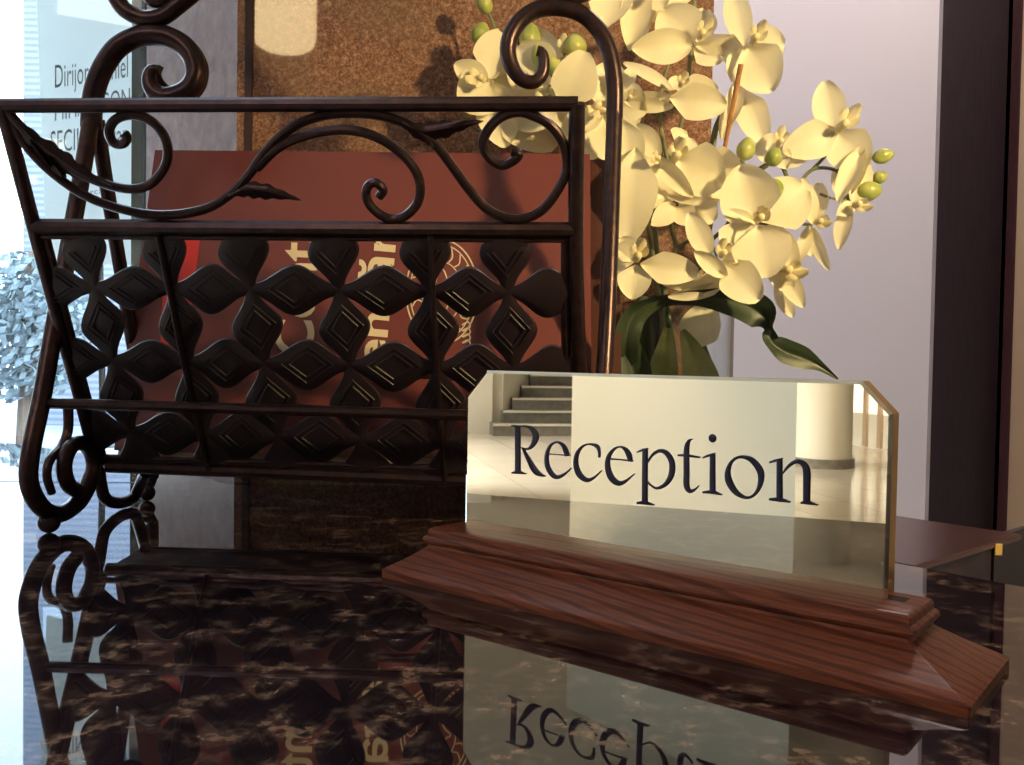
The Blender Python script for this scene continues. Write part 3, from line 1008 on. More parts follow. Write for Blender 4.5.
def petal(mb, c, tip, w, kind='R', cup=.25, twist=0.0, curl=.12, wav=.0):
    """c, tip = (px, py, depth); w = width in pixels seen flat"""
    a, b_ = at_y(*c), at_y(*tip)
    ax = b_ - a
    Ln = ax.length
    ax.normalize()
    W = w / 900 * (c[2] + tip[2]) / 2 / 2
    view = (CAM - (a + b_) / 2).normalized()
    lat = ax.cross(view).normalized()
    lat = Matrix.Rotation(twist, 3, ax) @ lat
    nrm = lat.cross(ax).normalized()
    if nrm.dot(view) < 0 and abs(twist) < 1.57:
        nrm = -nrm
    NU, NV = 14, 8
    vs, fs = [], []
    ph = random.random() * 6
    for i in range(NU + 1):
        t = i / NU
        if kind == 'R':
            h = min(1, (t / .55)) ** .75 if t < .55 else 1
            h = (math.sin(math.pi * min(1, t ** .82 * .97 + .005))) ** .52 * (.30 + .70 * min(1, t / .35))
        elif kind == 'S':
            h = (math.sin(math.pi * (t ** .95 * .95 + .02))) ** .66
        else:
            h = (math.sin(math.pi * (t ** .8 * .96 + .02))) ** .9
        for j in range(NV + 1):
            s_ = j / NV * 2 - 1
            z = cup * W * (s_ * s_) * 1.0 - curl * Ln * t * t + .06 * Ln * math.sin(math.pi * t)
            z += wav * W * math.sin(ph + t * 9) * abs(s_)
            z += -.05 * W * math.exp(-(s_ * 5) ** 2)
            vs.append(a + ax * (Ln * t) + lat * (W * h * s_) + nrm * z)
    for i in range(NU):
        for j in range(NV):
            k = i * (NV + 1) + j
            fs.append((k, k + 1, k + NV + 2, k + NV + 1))
    mb.add(vs, fs)


def lip(mb, c, size, dirpx, frill=1.0):
    """column and three-lobed lip at c, pointing along dirpx"""
    a = at_y(*c)
    k = c[2] / 900
    dv = V((dirpx[0], -1.6, -dirpx[1])).normalized()
    up = V((-dirpx[0], -.8, dirpx[1])).normalized()
    mb.tube(crom([a, a + dv * size * .25 * k, a + dv * size * .5 * k + up * size * .1 * k], 4), [size * .16 * k, size * .17 * k, size * .17 * k, size * .18 * k, size * .19 * k, size * .18 * k, size * .17 * k, size * .14 * k, size * .10 * k], 10)
    mb.ball(a + dv * size * .5 * k + up * size * .1 * k, size * .17 * k, 10, 7)
    b0 = a + V((dirpx[0] * .3, -.35, -dirpx[1] * .3)) * size * k
    side = dv.cross(up).normalized()
    for s_, ln in ((-1, .55), (1, .55), (0, .85)):
        d = (V((dirpx[0], -.45, -dirpx[1])).normalized() + side * s_ * 1.1).normalized()
        lt = d.cross(V((0, -1, .2))).normalized()
        nm = lt.cross(d).normalized()
        vs, fs = [], []
        for i in range(7):
            t = i / 6
            h = size * k * (.24 if s_ else .26) * math.sin(math.pi * (t * .8 + .12)) ** .7
            for j in range(7):
                q = j / 6 * 2 - 1
                vs.append(b0 + d * ln * size * k * t + lt * h * q - nm * (q * q * h * .5 - size * k * .18 * t * t) + nm * frill * size * k * .05 * math.sin(q * 7 + i) * t)
        for i in range(6):
            for j in range(6):
                z = i * 7 + j
                fs.append((z, z + 1, z + 8, z + 7))
        mb.add(vs, fs)


def flower(parent, petals, lips=(), bd=(0, 0)):
    mb_ = MB()
    for p in petals:
        petal(mb_, *p[:3], **(p[3] if len(p) > 3 else {}))
    f = mb_.build('flower', M_PETAL, parent, angle=0)
    for l in lips:
        q = MB()
        lip(q, l[0], l[1] * .82, l[2])
        q.build('lip', M_LIP, f, angle=0)
    return f


def bud(parent, px, py, d, rx, ry, ang):
    c = at_y(px, py, d)
    k = d / 900
    ax = V((math.sin(ang), -.15, math.cos(ang))).normalized()
    mb_ = MB()
    mb_.ball(c, (rx * k, rx * k, ry * k), 14, 12, ax)
    for i in range(len(mb_.v)):
        q = mb_.v[i] - c
        t = q.dot(ax) / (ry * k)
        side = q - ax * q.dot(ax)
        ang_ = math.atan2(side.dot(ax.orthogonal().normalized()), side.dot(ax.cross(ax.orthogonal().normalized())))
        mb_.v[i] = c + ax * q.dot(ax) + side * (1 - .18 * max(0, t)) * (1 + .05 * math.cos(3 * ang_))
    return mb_.build('bud', M_BUD, parent, angle=0)


def stem(parent, pts, r, m=M_STEM, name='stem'):
    P = [at_y(*p) for p in crom(pts, 5)]
    n = len(P)
    return MB().tube(P, [r * (1.0 - .35 * i / n) for i in range(n)], 8).build(name, m, parent)


def spray(label, x, y):
    return thing('orchid_spray', label, 'flower', V((VC.x + x, VC.y + y, .011)), 'orchid sprays in the vase')


GT = dict
# --- spray leaning over the rack
s1 = spray('cream orchid spray bending low over the curled end of the magazine rack', -.02, .01)
D = .725
flower(s1, [((487, 82, D), (455, 64, D - .01), 26, GT(kind='S')), ((488, 82, D + .01), (504, 30, D + .015), 46), ((490, 82, D + .005), (462, 108, D - .005), 48),
            ((492, 84, D + .01), (505, 146, D + .01), 44, GT(kind='S')), ((492, 80, D + .012), (540, 92, D + .012), 44), ((500, 100, D + .015), (556, 146, D + .015), 52)],
       [((484, 80, D - .004), 26, (-.7, .15))])
flower(s1, [((548, 88, D), (516, 46, D), 54), ((549, 86, D + .008), (533, 28, D + .008), 44, GT(kind='S')), ((550, 88, D), (592, 64, D + .01), 40), ((548, 92, D + .005), (520, 128, D), 46),
            ((552, 92, D + .006), (575, 132, D), 44)], [((546, 90, D - .012), 24, (.1, .4)), ((563, 52, D - .004), 18, (0, -.9))])
D = .69
flower(s1, [((566, 110, D), (584, 52, D - .02), 46, GT(cup=.1)), ((602, 112, D + .01), (612, 62, D + .01), 44), ((600, 112, D + .012), (570, 160, D + .012), 52), ((600, 112, D + .01), (640, 118, D), 40),
            ((598, 112, D - .005), (575, 130, D - .012), 22, GT(kind='S', cup=.6)), ((604, 116, D), (612, 160, D), 44)], [((597, 106, D - .01), 30, (-.1, .5))])
flower(s1, [((622, 96, D), (673, 99, D - .01), 18, GT(kind='S', twist=.5)), ((625, 100, D - .004), (672, 108, D - .014), 16, GT(kind='S', twist=.4)), ((618, 102, D), (645, 112, D - .01), 44, GT()),
            ((620, 95, D), (634, 66, D), 16, GT(kind='S')), ((618, 92, D), (616, 66, D + .01), 20, GT(kind='S'))], [((628, 100, D - .012), 16, (.5, -.4))])
stem(s1, [(668, 360, .69), (655, 270, .70), (640, 190, .715), (610, 130, .735), (560, 100, .745), (520, 75, .75), (494, 48, .75), (495, 30, .75), (488, 12, .75)], .0020)
stem(s1, [(492, 120, .738), (478, 130, .738), (462, 116, .738)], .0016)
stem(s1, [(610, 130, .735), (600, 112, .715), (598, 108, .70)], .0014)
bud(s1, 484, 3, .748, 8, 11, -.4)
bud(s1, 480, 33, .748, 9, 11, .5)
bud(s1, 530, 38, .735, 11, 14, .1)
bud(s1, 540, 57, .72, 9, 13, -.3)
bud(s1, 554, 68, .715, 8, 13, -.5)
bud(s1, 575, 46, .715, 11.5, 13, 0)
# --- tall spray against the granite
s2 = spray('tallest cream orchid spray rising straight up against the granite wall edge', 0, .015)
D = .70
flower(s2, [((612, -14, D), (606, 25, D - .01), 44, GT(cup=.4)), ((640, -16, D), (630, 47, D - .006), 30, GT(kind='S', cup=.5)), ((662, -2, D), (640, 40, D), 12, GT(kind='S', twist=.8)), ((694, -4, D), (648, 20, D), 14, GT(kind='S', twist=.5)),
            ((650, -15, D), (664, 8, D - .01), 30)], [((650, -4, D - .012), 18, (.2, .3))])
flower(s2, [((693, 44, D), (662, 10, D - .01), 50), ((690, 45, D - .006), (634, 48, D - .014), 34, GT(kind='S', cup=.4)), ((696, 45, D), (734, 40, D - .012), 22, GT(twist=.5)),
            ((694, 46, D + .004), (722, 60, D - .004), 26), ((697, 42, D + .008), (706, 8, D + .01), 30, GT(kind='S'))], [((699, 38, D - .012), 24, (.35, -.55))])
D = .69
flower(s2, [((745, 46, D), (731, -14, D), 27, GT(kind='S')), ((747, 46, D - .004), (772, 90, D - .012), 50), ((747, 46, D), (785, 46, D - .004), 40), ((744, 48, D), (720, 52, D + .006), 30),
            ((744, 50, D + .004), (733, 80, D - .002), 26, GT(kind='S'))], [((752, 43, D - .012), 26, (.3, -.55))])
flower(s2, [((740, 80, D), (728, 126, D), 18, GT(kind='S', cup=.6)), ((742, 90, D + .01), (764, 142, D + .006), 32, GT(kind='R')), ((734, 95, D + .01), (722, 138, D + .01), 16, GT(kind='S'))])
flower(s2, [((672, 90, D - .01), (625, 61, D - .016), 13, GT(kind='S', twist=.4)), ((670, 92, D), (640, 70, D), 8, GT(kind='S', twist=.6)), ((670, 98, D - .014), (726, 106, D - .024), 36),
            ((672, 90, D - .01), (678, 76, D - .01), 14, GT(kind='S')), ((676, 88, D - .006), (718, 92, D - .01), 30)], [((680, 86, D - .022), 18, (.2, -.5))])
stem(s2, [(676, 360, .70), (662, 280, .71), (655, 220, .72), (668, 165, .725), (682, 120, .725), (690, 60, .72), (694, 5, .72), (700, -40, .72)], .0022)
stem(s2, [(668, 165, .725), (660, 120, .725), (662, 85, .72), (670, 55, .72), (672, 0, .72), (668, -40, .72)], .0018)
stem(s2, [(690, 60, .72), (720, 52, .715), (744, 50, .70)], .0014)
stem(s2, [(741, 64, .675), (734, 100, .685), (724, 152, .70), (712, 220, .712), (696, 300, .71)], .0020, M_TIE, 'stake')
stem(s2, [(712, 148, .715), (716, 128, .712), (721, 116, .71)], .0028)
# --- heavy cluster over the vase
s3 = spray('dense low cluster of cream orchids crowding over the vase mouth', -.01, -.01)
D = .665
flower(s3, [((678, 160, D), (722, 184, D - .012), 56), ((690, 160, D + .01), (742, 190, D + .004), 54), ((660, 158, D - .006), (692, 196, D - .016), 20, GT(kind='S', cup=.5, twist=.3)), ((660, 158, D), (635, 124, D + .006), 24, GT(kind='S')),
            ((668, 165, D + .004), (650, 206, D), 46), ((676, 150, D), (690, 136, D + .004), 36), ((668, 196, D - .006), (722, 203, D - .012), 10, GT(kind='S', twist=.5)), ((664, 198, D - .004), (642, 206, D - .010), 14, GT(kind='S', twist=.5)),
            ((676, 206, D), (653, 224, D - .008), 22, GT(kind='S')), ((678, 206, D), (692, 224, D - .008), 24, GT(kind='S')), ((690, 195, D + .02), (714, 222, D + .02), 30)],
       [((674, 160, D - .014), 30, (.1, -.5)), ((658, 160, D - .014), 20, (-.4, 0))])
D = .655
flower(s3, [((636, 148, D), (628, 240, D), 50, GT(cup=.12)), ((622, 120, D + .006), (634, 172, D + .004), 34), ((630, 140, D + .02), (658, 168, D + .02), 30)])
D = .645
flower(s3, [((634, 262, D), (612, 250, D), 34), ((640, 264, D - .008), (698, 273, D - .014), 32), ((636, 266, D - .004), (632, 298, D - .01), 34), ((634, 262, D), (620, 238, D), 30),
            ((650, 272, D + .004), (716, 286, D - .002), 22, GT(kind='S', twist=.3)), ((668, 296, D + .004), (735, 284, D - .002), 16, GT(kind='S', twist=.5))], [((636, 260, D - .012), 27, (.15, -.75))])
D = .635
flower(s3, [((722, 262, D), (759, 300, D - .01), 40), ((726, 276, D - .006), (695, 252, D - .01), 18, GT(kind='S', cup=.5)), ((722, 262, D + .012), (756, 232, D + .012), 52), ((710, 256, D + .004), (689, 213, D), 24, GT(kind='S')),
            ((722, 270, D + .006), (700, 296, D + .01), 22, GT(kind='S'))], [((722, 256, D - .004), 24, (-.1, -.6)), ((733, 262, D - .01), 16, (.1, .2))])
stem(s3, [(660, 360, .69), (664, 300, .69), (672, 262, .69), (676, 247, .69), (671, 225, .69), (668, 190, .685), (670, 168, .68)], .0020)
stem(s3, [(676, 248, .69), (690, 240, .69), (706, 232, .68), (718, 260, .65)], .0014)
stem(s3, [(633, 215, .68), (636, 240, .665), (638, 258, .65)], .0016)
stem(s3, [(668, 190, .685), (645, 175, .672), (634, 155, .66)], .0014)
stem(s3, [(692, 275, .69), (704, 266, .66), (716, 262, .645)], .0014)
# --- arching spray to the open side
s4 = spray('cream orchid spray arching out over the sign toward the plain wall', .02, -.005)
D = .65
flower(s4, [((756, 222, D), (741, 166, D - .012), 58, GT(cup=.35)), ((760, 222, D + .012), (806, 186, D + .008), 56), ((758, 226, D - .008), (767, 276, D - .016), 58, GT(cup=.15)), ((754, 224, D), (724, 212, D - .006), 18, GT(kind='S')),
            ((752, 224, D - .004), (738, 252, D - .008), 20, GT(kind='S')), ((766, 226, D + .014), (794, 272, D + .014), 34, GT(kind='S'))], [((757, 220, D - .012), 28, (.05, -.25))])
D = .675
flower(s4, [((833, 132, D), (825, 80, D), 32, GT(kind='S')), ((836, 132, D - .004), (786, 150, D - .01), 38), ((836, 131, D - .004), (864, 168, D - .01), 44)],
       [((838, 130, D - .012), 30, (.55, -.75))])
flower(s4, [((864, 150, D - .008), (838, 200, D - .012), 22, GT(kind='S', cup=.6, twist=.3)), ((866, 152, D - .006), (850, 192, D - .006), 18, GT(kind='S', twist=.4)), ((780, 148, D + .006), (755, 150, D + .004), 30), ((776, 162, D), (806, 161, D - .006), 12, GT(kind='S', twist=.4)),
            ((778, 148, D), (786, 168, D - .006), 20, GT(kind='S'))], [((778, 146, D - .006), 22, (.02, -.8))])
flower(s4, [((782, 270, D), (803, 306, D - .012), 20, GT(kind='S')), ((770, 262, D - .002), (792, 292, D - .008), 22, GT(kind='S')), ((776, 285, D + .006), (793, 317, D + .004), 16, GT(kind='S')), ((780, 268, D + .006), (798, 250, D + .004), 22)], [((782, 270, D - .008), 30, (.6, .15))])
flower(s4, [((812, 224, D), (804, 178, D - .004), 18, GT(kind='S', twist=.4)), ((814, 222, D + .006), (820, 182, D + .006), 22, GT(kind='S')), ((810, 226, D), (798, 262, D), 14, GT(kind='S')), ((814, 228, D), (827, 270, D - .006), 14, GT(kind='S', twist=.5)), ((810, 228, D + .008), (812, 256, D + .008), 20, GT(kind='S'))],
       [((816, 222, D - .008), 22, (.35, .15))])
flower(s4, [((853, 205, D), (838, 214, D - .006), 16, GT(kind='S')), ((850, 206, D), (838, 248, D - .004), 18, GT(kind='S', twist=.4)), ((852, 204, D), (868, 158, D), 22, GT(kind='S', twist=.3)), ((850, 202, D + .006), (834, 170, D + .006), 18, GT(kind='S'))], [((854, 205, D - .008), 22, (.5, .2))])
stem(s4, [(690, 360, .695), (694, 300, .70), (706, 250, .70), (725, 229, .695), (745, 222, .68), (785, 226, .675), (800, 224, .675), (812, 225, .678)], .0018)
stem(s4, [(725, 229, .695), (742, 200, .69), (756, 172, .685), (780, 164, .68), (795, 200, .68), (801, 182, .68), (812, 170, .68), (826, 168, .68), (838, 172, .68), (843, 182, .68), (850, 204, .68)], .0018)
stem(s4, [(836, 171, .68), (846, 168, .68), (866, 160, .682), (874, 157, .682)], .0013)
stem(s4, [(820, 194, .678), (840, 199, .678), (864, 188, .678)], .0011)
stem(s4, [(812, 170, .68), (830, 150, .682), (834, 134, .68)], .0014)
bud(s4, 746, 149, .655, 9.5, 11.5, .25)
bud(s4, 774, 157, .655, 8.5, 9.5, .3)
bud(s4, 775, 188, .655, 8.5, 9.5, -.3)
bud(s4, 883, 156, .68, 7.5, 10.5, 1.3)
bud(s4, 880, 177, .68, 6.5, 7.5, 1.3)
bud(s4, 869, 191, .675, 10, 12.5, 1.4)
stem(s4, [(741, 160, .67), (752, 172, .675), (768, 166, .67)], .0016)


def strap(name, label, pts, m, rib=True):
    """a strap leaf: spine (px, py, depth, half width px, twist)"""
    P = crom(pts, 6)
    n = len(P)
    W = [at_y(p[0], p[1], p[2]) for p in P]
    vs, fs = [], []
    for i in range(n):
        t = (W[min(n - 1, i + 1)] - W[max(0, i - 1)]).normalized()
        view = (CAM - W[i]).normalized()
        lat = Matrix.Rotation(P[i][4], 3, t) @ t.cross(view).normalized()
        nrm = lat.cross(t)
        h = max(.3, P[i][3]) / 900 * P[i][2]
        for s_ in (-1, -.6, -.15, 0, .15, .6, 1):
            vs.append(W[i] + lat * h * s_ + nrm * h * (.35 * abs(s_) - (.0 if s_ else .12)))
    for i in range(n - 1):
        for k in range(6):
            fs.append((i * 7 + k, i * 7 + k + 1, i * 7 + 8 + k, i * 7 + 7 + k))
    o = MB().add(vs, fs).build(name, m, angle=0)
    return tag(o, label, 'leaf', 'leaves in the vase')


strap('strap_leaf', 'long dark green strap leaf draped over the vase rim, tip twisting down toward the sign',
      [(628, 372, .675, 8, 0), (625, 345, .665, 13, .2), (634, 314, .662, 13, .5), (662, 299, .655, 10, .9), (700, 295, .65, 12, .8), (738, 301, .648, 16, .3), (762, 314, .646, 16, .1), (771, 328, .646, 8, 1.0),
       (771, 341, .646, 9, -.5), (784, 351, .645, 12, -.2), (803, 358, .645, 11, 0), (820, 366, .644, 5, .2), (838, 379, .644, 1, .3)], M_LEAF)
strap('strap_leaf', 'dark green leaf curled upright against the vase side nearest the rack', [(640, 400, .672, 16, 0), (632, 366, .670, 17, .2), (622, 338, .672, 12, .2), (612, 318, .68, 6, .3)], M_LEAF)
strap('strap_leaf', 'broad dark leaf standing in the middle of the vase', [(655, 420, .70, 18, 0), (652, 360, .70, 20, .1), (650, 320, .70, 18, .2), (648, 296, .70, 9, .3)], M_LEAF)
strap('strap_leaf', 'pale green leaf base standing in the centre of the vase', [(660, 420, .68, 15, 0), (663, 375, .68, 15, 0), (666, 345, .682, 9, .2), (668, 328, .684, 4, .3)], M_STALK)
strap('strap_leaf', 'pale green leaf base slanting toward the clear side of the vase', [(712, 420, .685, 18, 0), (700, 375, .685, 17, 0), (690, 348, .685, 10, .1), (682, 330, .685, 3, .2)], M_STALK)
strap('strap_leaf', 'dark narrow leaf leaning on the clear side of the vase', [(712, 420, .70, 9, 0), (706, 378, .70, 10, .1), (697, 345, .70, 8, .2), (690, 318, .70, 3, .3)], M_LEAF)
pf = MB()
petal(pf, (690, 350, .69), (710, 304, .685), 40)
tag(pf.build('loose_petal', M_PETAL, angle=0), 'single cream petal hanging inside the glass vase', 'petal')

# ------------------------------------------------------------------ the poster by the window
pd = V((-0.857, 0.515, 0))
p0 = at_y(140, 150, 1.02)
PNp = V((-pd.y, pd.x, 0)).normalized()


def pos_px(px, py, off=0.0):
    n = PNp if PNp.dot(CAM - p0) > 0 else -PNp
    return on_plane(px, py, p0 + n * off, n)


poster = thing('poster', 'pale paper poster with grey serif lines standing at the window', 'poster', pos_px(90, 262))
mb = MB()
q4 = [pos_px(35, -40), pos_px(130, -40), pos_px(146, 262), pos_px(47, 268)]
q5 = [p - (PNp if PNp.dot(CAM - p0) > 0 else -PNp) * .0008 for p in q4]
mb.add(q4 + q5, [(0, 1, 2, 3), (7, 6, 5, 4), (0, 4, 5, 1), (1, 5, 6, 2), (2, 6, 7, 3), (3, 7, 4, 0)])
pp = mb.build('sheet', M_PAPER, poster, smooth=False)
MB().tube([pos_px(100, 262, -.01), V((pos_px(100, 262).x, pos_px(100, 262).y, .003)) + V((.0, .01, 0))], .004, 8).build('stand', M_DARKTRIM, poster)
MB().ball(V((pos_px(100, 262).x, pos_px(100, 262).y + .01, .003)), (.03, .03, .003)).build('stand_foot', M_DARKTRIM, poster)
mb = MB()


def poster_text(body, a, b_, h, xs):
    """text laid along the poster from pixel a to pixel b_ with cap height h pixels"""
    vs, fs = text_mesh(body, h * 1.75, .0)
    wid = max(p[0] for p in vs)
    a, b_ = V(a), V(b_)
    m_ = MB().add([pos_px(a.x + (b_.x - a.x) * x / wid, a.y + (b_.y - a.y) * x / wid - y, .0006) for x, y in vs], fs)
    m_.build('lettering', M_INK, pp, smooth=False)


poster_text('Dirijor  Daniel', (54, 88), (128, 77), 19, 1)
poster_text('MIHAIL GON', (54, 121), (130, 107), 16, 1)
poster_text('SECIKIN  bian', (50, 153), (128, 144), 18, 1)
poster_text('orchestra', (84, 196), (124, 190), 5, 1)

# ------------------------------------------------------------------ outside the window
gp = [(-0.9, 1.35), (-0.3, 1.5), (-1, 60), (-70, 60), (-70, 42)]
o = struct(MB().prism(gp, FLOOR - .25, FLOOR - .15).build('ground_outside', M_STREET, smooth=False))
bl = thing('building', 'pale blue slatted building seen through the window', 'building', (-6.6, 15.5, FLOOR - .15))
MB().box((-8.15, 15, FLOOR - .15), (-4.4, 19, 9)).build('facade', M_FACADE, bl, smooth=False)
MB().box((-8.4, 14.7, 9), (-4.2, 19.3, 9.3)).build('roof', M_WHITE, bl, smooth=False)
for i in range(4):
    for z in (4.2, 6.6):
        MB().box((-7.8 + i * .9, 14.97, z), (-7.3 + i * .9, 15.02, z + 1.4)).build('window', M_PANE2, bl, smooth=False)
tr_ = thing('tree', 'hazy blue-green tree outside the window below the building', 'tree', (-5.4, 10.0, FLOOR - .15))
MB().tube([(-5.4, 10, FLOOR - .15), (-5.35, 10, .4), (-5.4, 10.05, 1.2)], [.12, .09, .05], 8).build('trunk', M_BARK, tr_)
mb = MB()
for i in range(3200):
    a, b_, r = random.random() * 6.283, math.acos(random.uniform(-1, 1)), random.random() ** .4
    c = V((-5.4 + .75 * r * math.sin(b_) * math.cos(a), 10 + .7 * r * math.sin(b_) * math.sin(a), .35 + .85 * r * math.cos(b_)))
    n = V((random.gauss(0, 1), random.gauss(0, 1), random.gauss(0, 1))).normalized()
    t = n.orthogonal().normalized() * .06
    u = n.cross(t).normalized() * .035
    mb.add([c - t, c - u, c + t, c + u], [(0, 1, 2, 3)])
mb.build('foliage', M_TREE, tr_, smooth=False)

# ------------------------------------------------------------------ the lobby that the plate mirrors
pc = sc0 + sn * PF


def mirror_dir(px, py):
    r = ray(px, py)
    h = CAM + r * ((pc - CAM).dot(sn) / r.dot(sn))
    return h, r - sn * (2 * r.dot(sn)), (h - CAM)


def mir_floor(px, py, z=FLOOR):
    h, d, _ = mirror_dir(px, py)
    return h + d * ((z - h.z) / d.z)


def mir_dist(px, D_):
    h, d, k = mirror_dir(px, 400)
    hd = V((d.x, d.y, 0))
    rest = D_ - V((k.x, k.y, 0)).length
    p = V((h.x, h.y, 0)) + hd.normalized() * rest
    return p


st0, st1 = mir_floor(493, 436), mir_floor(592, 436)
along = (st1 - st0)
along.z = 0
wid = along.length
along.normalize()
away = V((along.y, -along.x, 0))
if away.dot(st0 - V((0, 0, 0))) < 0:
    away = -away
stairs = thing('staircase', 'grey stone staircase with pale nosings across the lobby', 'staircase', (st0 + st1) / 2)
for i in range(9):
    a_ = st0 + along * (.19 * i) + away * (.29 * i)
    b_ = st1 + along * .6 + away * (.29 * i)
    z1 = FLOOR + .17 * (i + 1)
    far = away * (.33 if i < 8 else 1.6)
    stp = MB().prism([(a_.x, a_.y), (b_.x, b_.y), (b_ + far).to_tuple()[:2], (a_ + far).to_tuple()[:2]], FLOOR, z1).build('step', M_STAIR, stairs, smooth=False)
    f0, f1 = a_ - away * .03, b_ - away * .03
    g0, g1 = a_ + away * .05, b_ + away * .05
    MB().prism([(f0.x, f0.y), (f1.x, f1.y), (g1.x, g1.y), (g0.x, g0.y)], z1 - .028, z1 + .002).build('nosing', M_NOSE, stp, smooth=False)
# wall beside the stairs
a_ = st0 + along * -6 + away * .6
b_ = st0 + along * .05 + away * .6
mb = MB()
mb.slab((a_.x, a_.y), (b_.x, b_.y), .2, FLOOR, CEIL)
e_ = b_ + away * 3.2 + along * 2.2
mb.slab((b_.x, b_.y), (e_.x, e_.y), .2, FLOOR, CEIL)
struct(mb.build('wall_stairs', M_CREAM, smooth=False))
a_, b_ = mir_dist(572, 5.4), mir_dist(797, 4.4)
o = MB()
va, vb = a_.normalized(), b_.normalized()
ed = (a_ - b_).normalized()
o.prism([(a_.x, a_.y), (b_.x, b_.y), tuple((b_ + vb * .4 + ed * .35))[:2], tuple((a_ + va * .4 - ed * .35))[:2]], FLOOR, CEIL)
struct(o.build('wall_lobby', M_CREAM, smooth=False))
pc_ = mir_floor(822, 466)
mb = MB()
mb.tube([(pc_.x, pc_.y, FLOOR), (pc_.x, pc_.y, CEIL)], .30, 40)
struct(mb.build('column_lobby', M_CREAM, angle=0.6))
mb = MB()
mb.tube([(pc_.x, pc_.y, FLOOR), (pc_.x, pc_.y, FLOOR + .10)], .33, 40)
struct(mb.build('baseboard_column', M_STAIR, angle=0.6))

g0, g1 = mir_dist(850, 13.0), mir_dist(915, 12.0)
gd = (g1 - g0).normalized()
w2 = MB().slab((g0.x, g0.y), (g1.x, g1.y), -.05, FLOOR + .45, FLOOR + .95).build('window_2', emit('lit_window', (1.0, .93, .78), 1.3), smooth=False)
struct(w2)
mb = MB()
for t0_, t1_, z0_, z1_ in ((-.1, 2.0, FLOOR, FLOOR + .45), (-.1, 2.0, FLOOR + .95, FLOOR + 1.35)):
    a_, b_ = g0 + gd * t0_, g0 + gd * t1_
    mb.slab((a_.x, a_.y), (b_.x, b_.y), -.08, z0_, z1_)
mb.build('panel', M_CREAM, w2, smooth=False)
for t0_ in (.0, .33, .62):
    a_, b_ = g0 + gd * t0_, g0 + gd * (t0_ + .07)
    MB().slab((a_.x, a_.y), (b_.x, b_.y), .04, FLOOR + .02, FLOOR + .96).build('bar', M_TAN, w2, smooth=False)

# lamps: added ceiling panels, and a pendant with a glowing shade
sp_ = V((-0.70, -1.15, 1.16))
pl_ = thing('pendant_lamp', 'pendant lamp with a glowing amber drum shade', 'lamp', (sp_.x, sp_.y, CEIL))
mb = MB()
n_ = 28
prf = [(.0, -.13), (.070, -.128), (.088, -.115), (.094, -.09), (.094, .12), (.09, .125)]
vs, fs = [], []
for r, z in prf:
    for j in range(n_):
        a = 2 * math.pi * j / n_
        vs.append((sp_.x + r * math.cos(a), sp_.y + r * math.sin(a), sp_.z + z))
for i in range(len(prf) - 1):
    for j in range(n_):
        fs.append((i * n_ + j, i * n_ + (j + 1) % n_, (i + 1) * n_ + (j + 1) % n_, (i + 1) * n_ + j))
MB().add(vs, fs).build('lamp_shade', M_SHADE, pl_, angle=0.7)
MB().tube([(sp_.x, sp_.y, sp_.z + .1), (sp_.x, sp_.y, CEIL)], .004, 8).build('cord', M_DARKTRIM, pl_)


def area(name, loc, tgt, size, power, col, size_y=None):
    l = bpy.data.lights.new(name, 'AREA')
    l.energy = power
    l.color = col
    l.size = size
    if size_y:
        l.shape = 'RECTANGLE'
        l.size_y = size_y
    o = bpy.data.objects.new(name, l)
    o.location = loc
    o.rotation_euler = (V(tgt) - V(loc)).to_track_quat('-Z', 'Y').to_euler()
    COL.objects.link(o)
    return o


def spot(name, loc, tgt, power, col, ang, rad, blend=.4):
    l = bpy.data.lights.new(name, 'SPOT')
    l.energy = power
    l.color = col
    l.spot_size = ang
    l.spot_blend = blend
    l.shadow_soft_size = rad
    o = bpy.data.objects.new(name, l)
    o.location = loc
    o.rotation_euler = (V(tgt) - V(loc)).to_track_quat('-Z', 'Y').to_euler()
    COL.objects.link(o)
    return o


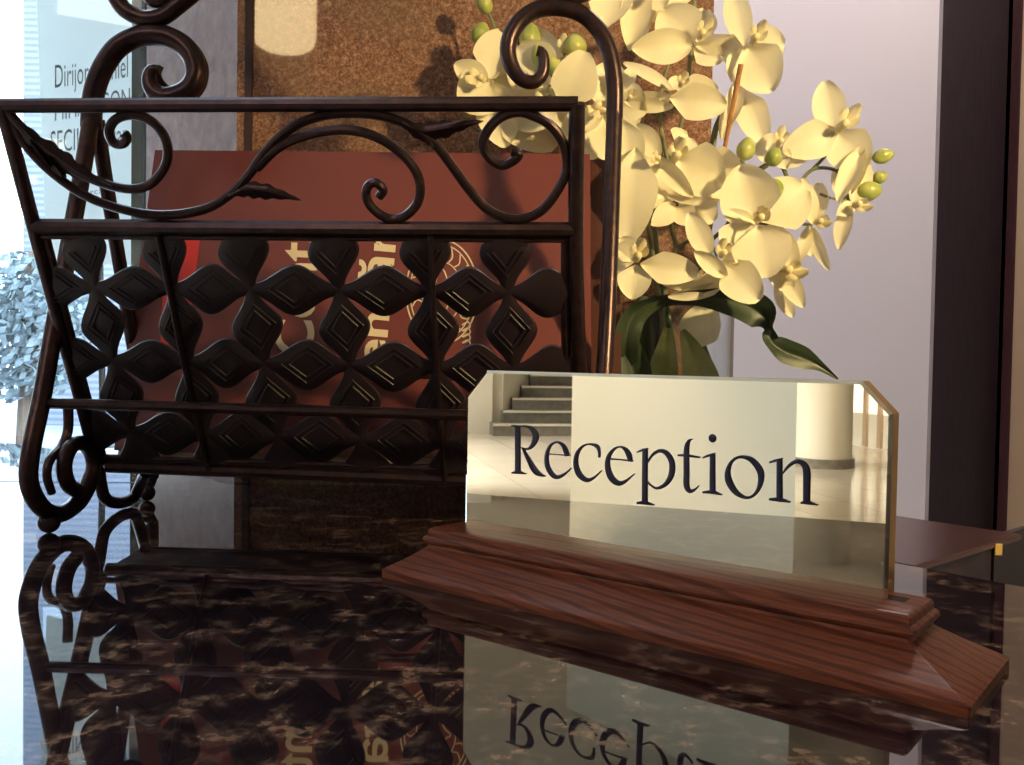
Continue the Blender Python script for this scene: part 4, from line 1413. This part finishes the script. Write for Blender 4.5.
# added light panels and spots that brighten the lobby, no such lamps known
for i, (x, y, p_, tgt, ang) in enumerate(((-4.7, 0.6, 330, (-4.95, -0.85, .1), 62), (-6.6, -3.4, 330, (-8.2, -4.7, .3), 50), (-8.6, 1.0, 2600, (-8.9, -1.6, FLOOR), 75), (-10.6, 1.2, 620, (-12.6, -2.8, FLOOR + .6), 75),
                                         (-7.6, -5.6, 200, (-9.6, -6.6, -.5), 60), (-2.7, -0.2, 40, (-3.5, -1.55, 0), 70))):
    t = thing('added_light_panel', 'added square light panel brightening the lobby', 'lamp', (x, y, CEIL), 'added lobby light panels')
    MB().box((x - .32, y - .32, CEIL - .03), (x + .32, y + .32, CEIL - .001)).build('frame', M_WHITE, t, smooth=False)
    MB().box((x - .29, y - .29, CEIL - .034), (x + .29, y + .29, CEIL - .0305)).build('diffuser', M_LED, t, smooth=False)
    spot('lobby_fill', (x, y, CEIL - .06), tgt, p_, (1.0, .55, .25) if i == 5 else (1.0, .84, .60) if i in (0, 1, 4) else (.95, .97, 1.0), math.radians(ang), .2, .6)
# the key: a warm spot lamp at the staff side of the desk
KEY = V((0.66, -0.08, 0.47))
spot('desk_spot', KEY, (0.18, 0.68, 0.23), 54, (1.0, .75, .35), math.radians(43), .03, .6)
# added fill that brightens the painted rear wall, no lamp known there
area('rear_wall_fill', (0.9, 1.5, CEIL - .05), (0.7, 2.2, 0.4), .5, 25, (1.0, .87, .83))
area('cool_front_fill', (-1.6, -1.9, CEIL - .05), (-0.4, .5, 0), .8, 9, (.80, .78, 1.0))  # added cool fill from the front, stands for no lamp
# daylight from the window side
W_ = bpy.data.worlds.new('sky')
C.world = W_
W_.use_nodes = True
bg = W_.node_tree.nodes['Background']
tcw = W_.node_tree.nodes.new('ShaderNodeTexCoord')
grd = W_.node_tree.nodes.new('ShaderNodeSeparateXYZ')
rmp = W_.node_tree.nodes.new('ShaderNodeValToRGB')
rmp.color_ramp.elements[0].color = (.80, .90, 1.0, 1)
rmp.color_ramp.elements[1].color = (.72, .86, 1.0, 1)
W_.node_tree.links.new(tcw.outputs['Generated'], grd.inputs[0])
W_.node_tree.links.new(grd.outputs['Z'], rmp.inputs[0])
W_.node_tree.links.new(rmp.outputs[0], bg.inputs[0])
bg.inputs[1].default_value = 6.5
if '_local' in sign:
    del sign['_local']

vs_ = C.view_settings
vs_.view_transform = 'Standard'
vs_.look = 'None'
vs_.gamma = 1.0
vs_.use_curve_mapping = False
vs_.exposure = 0.0
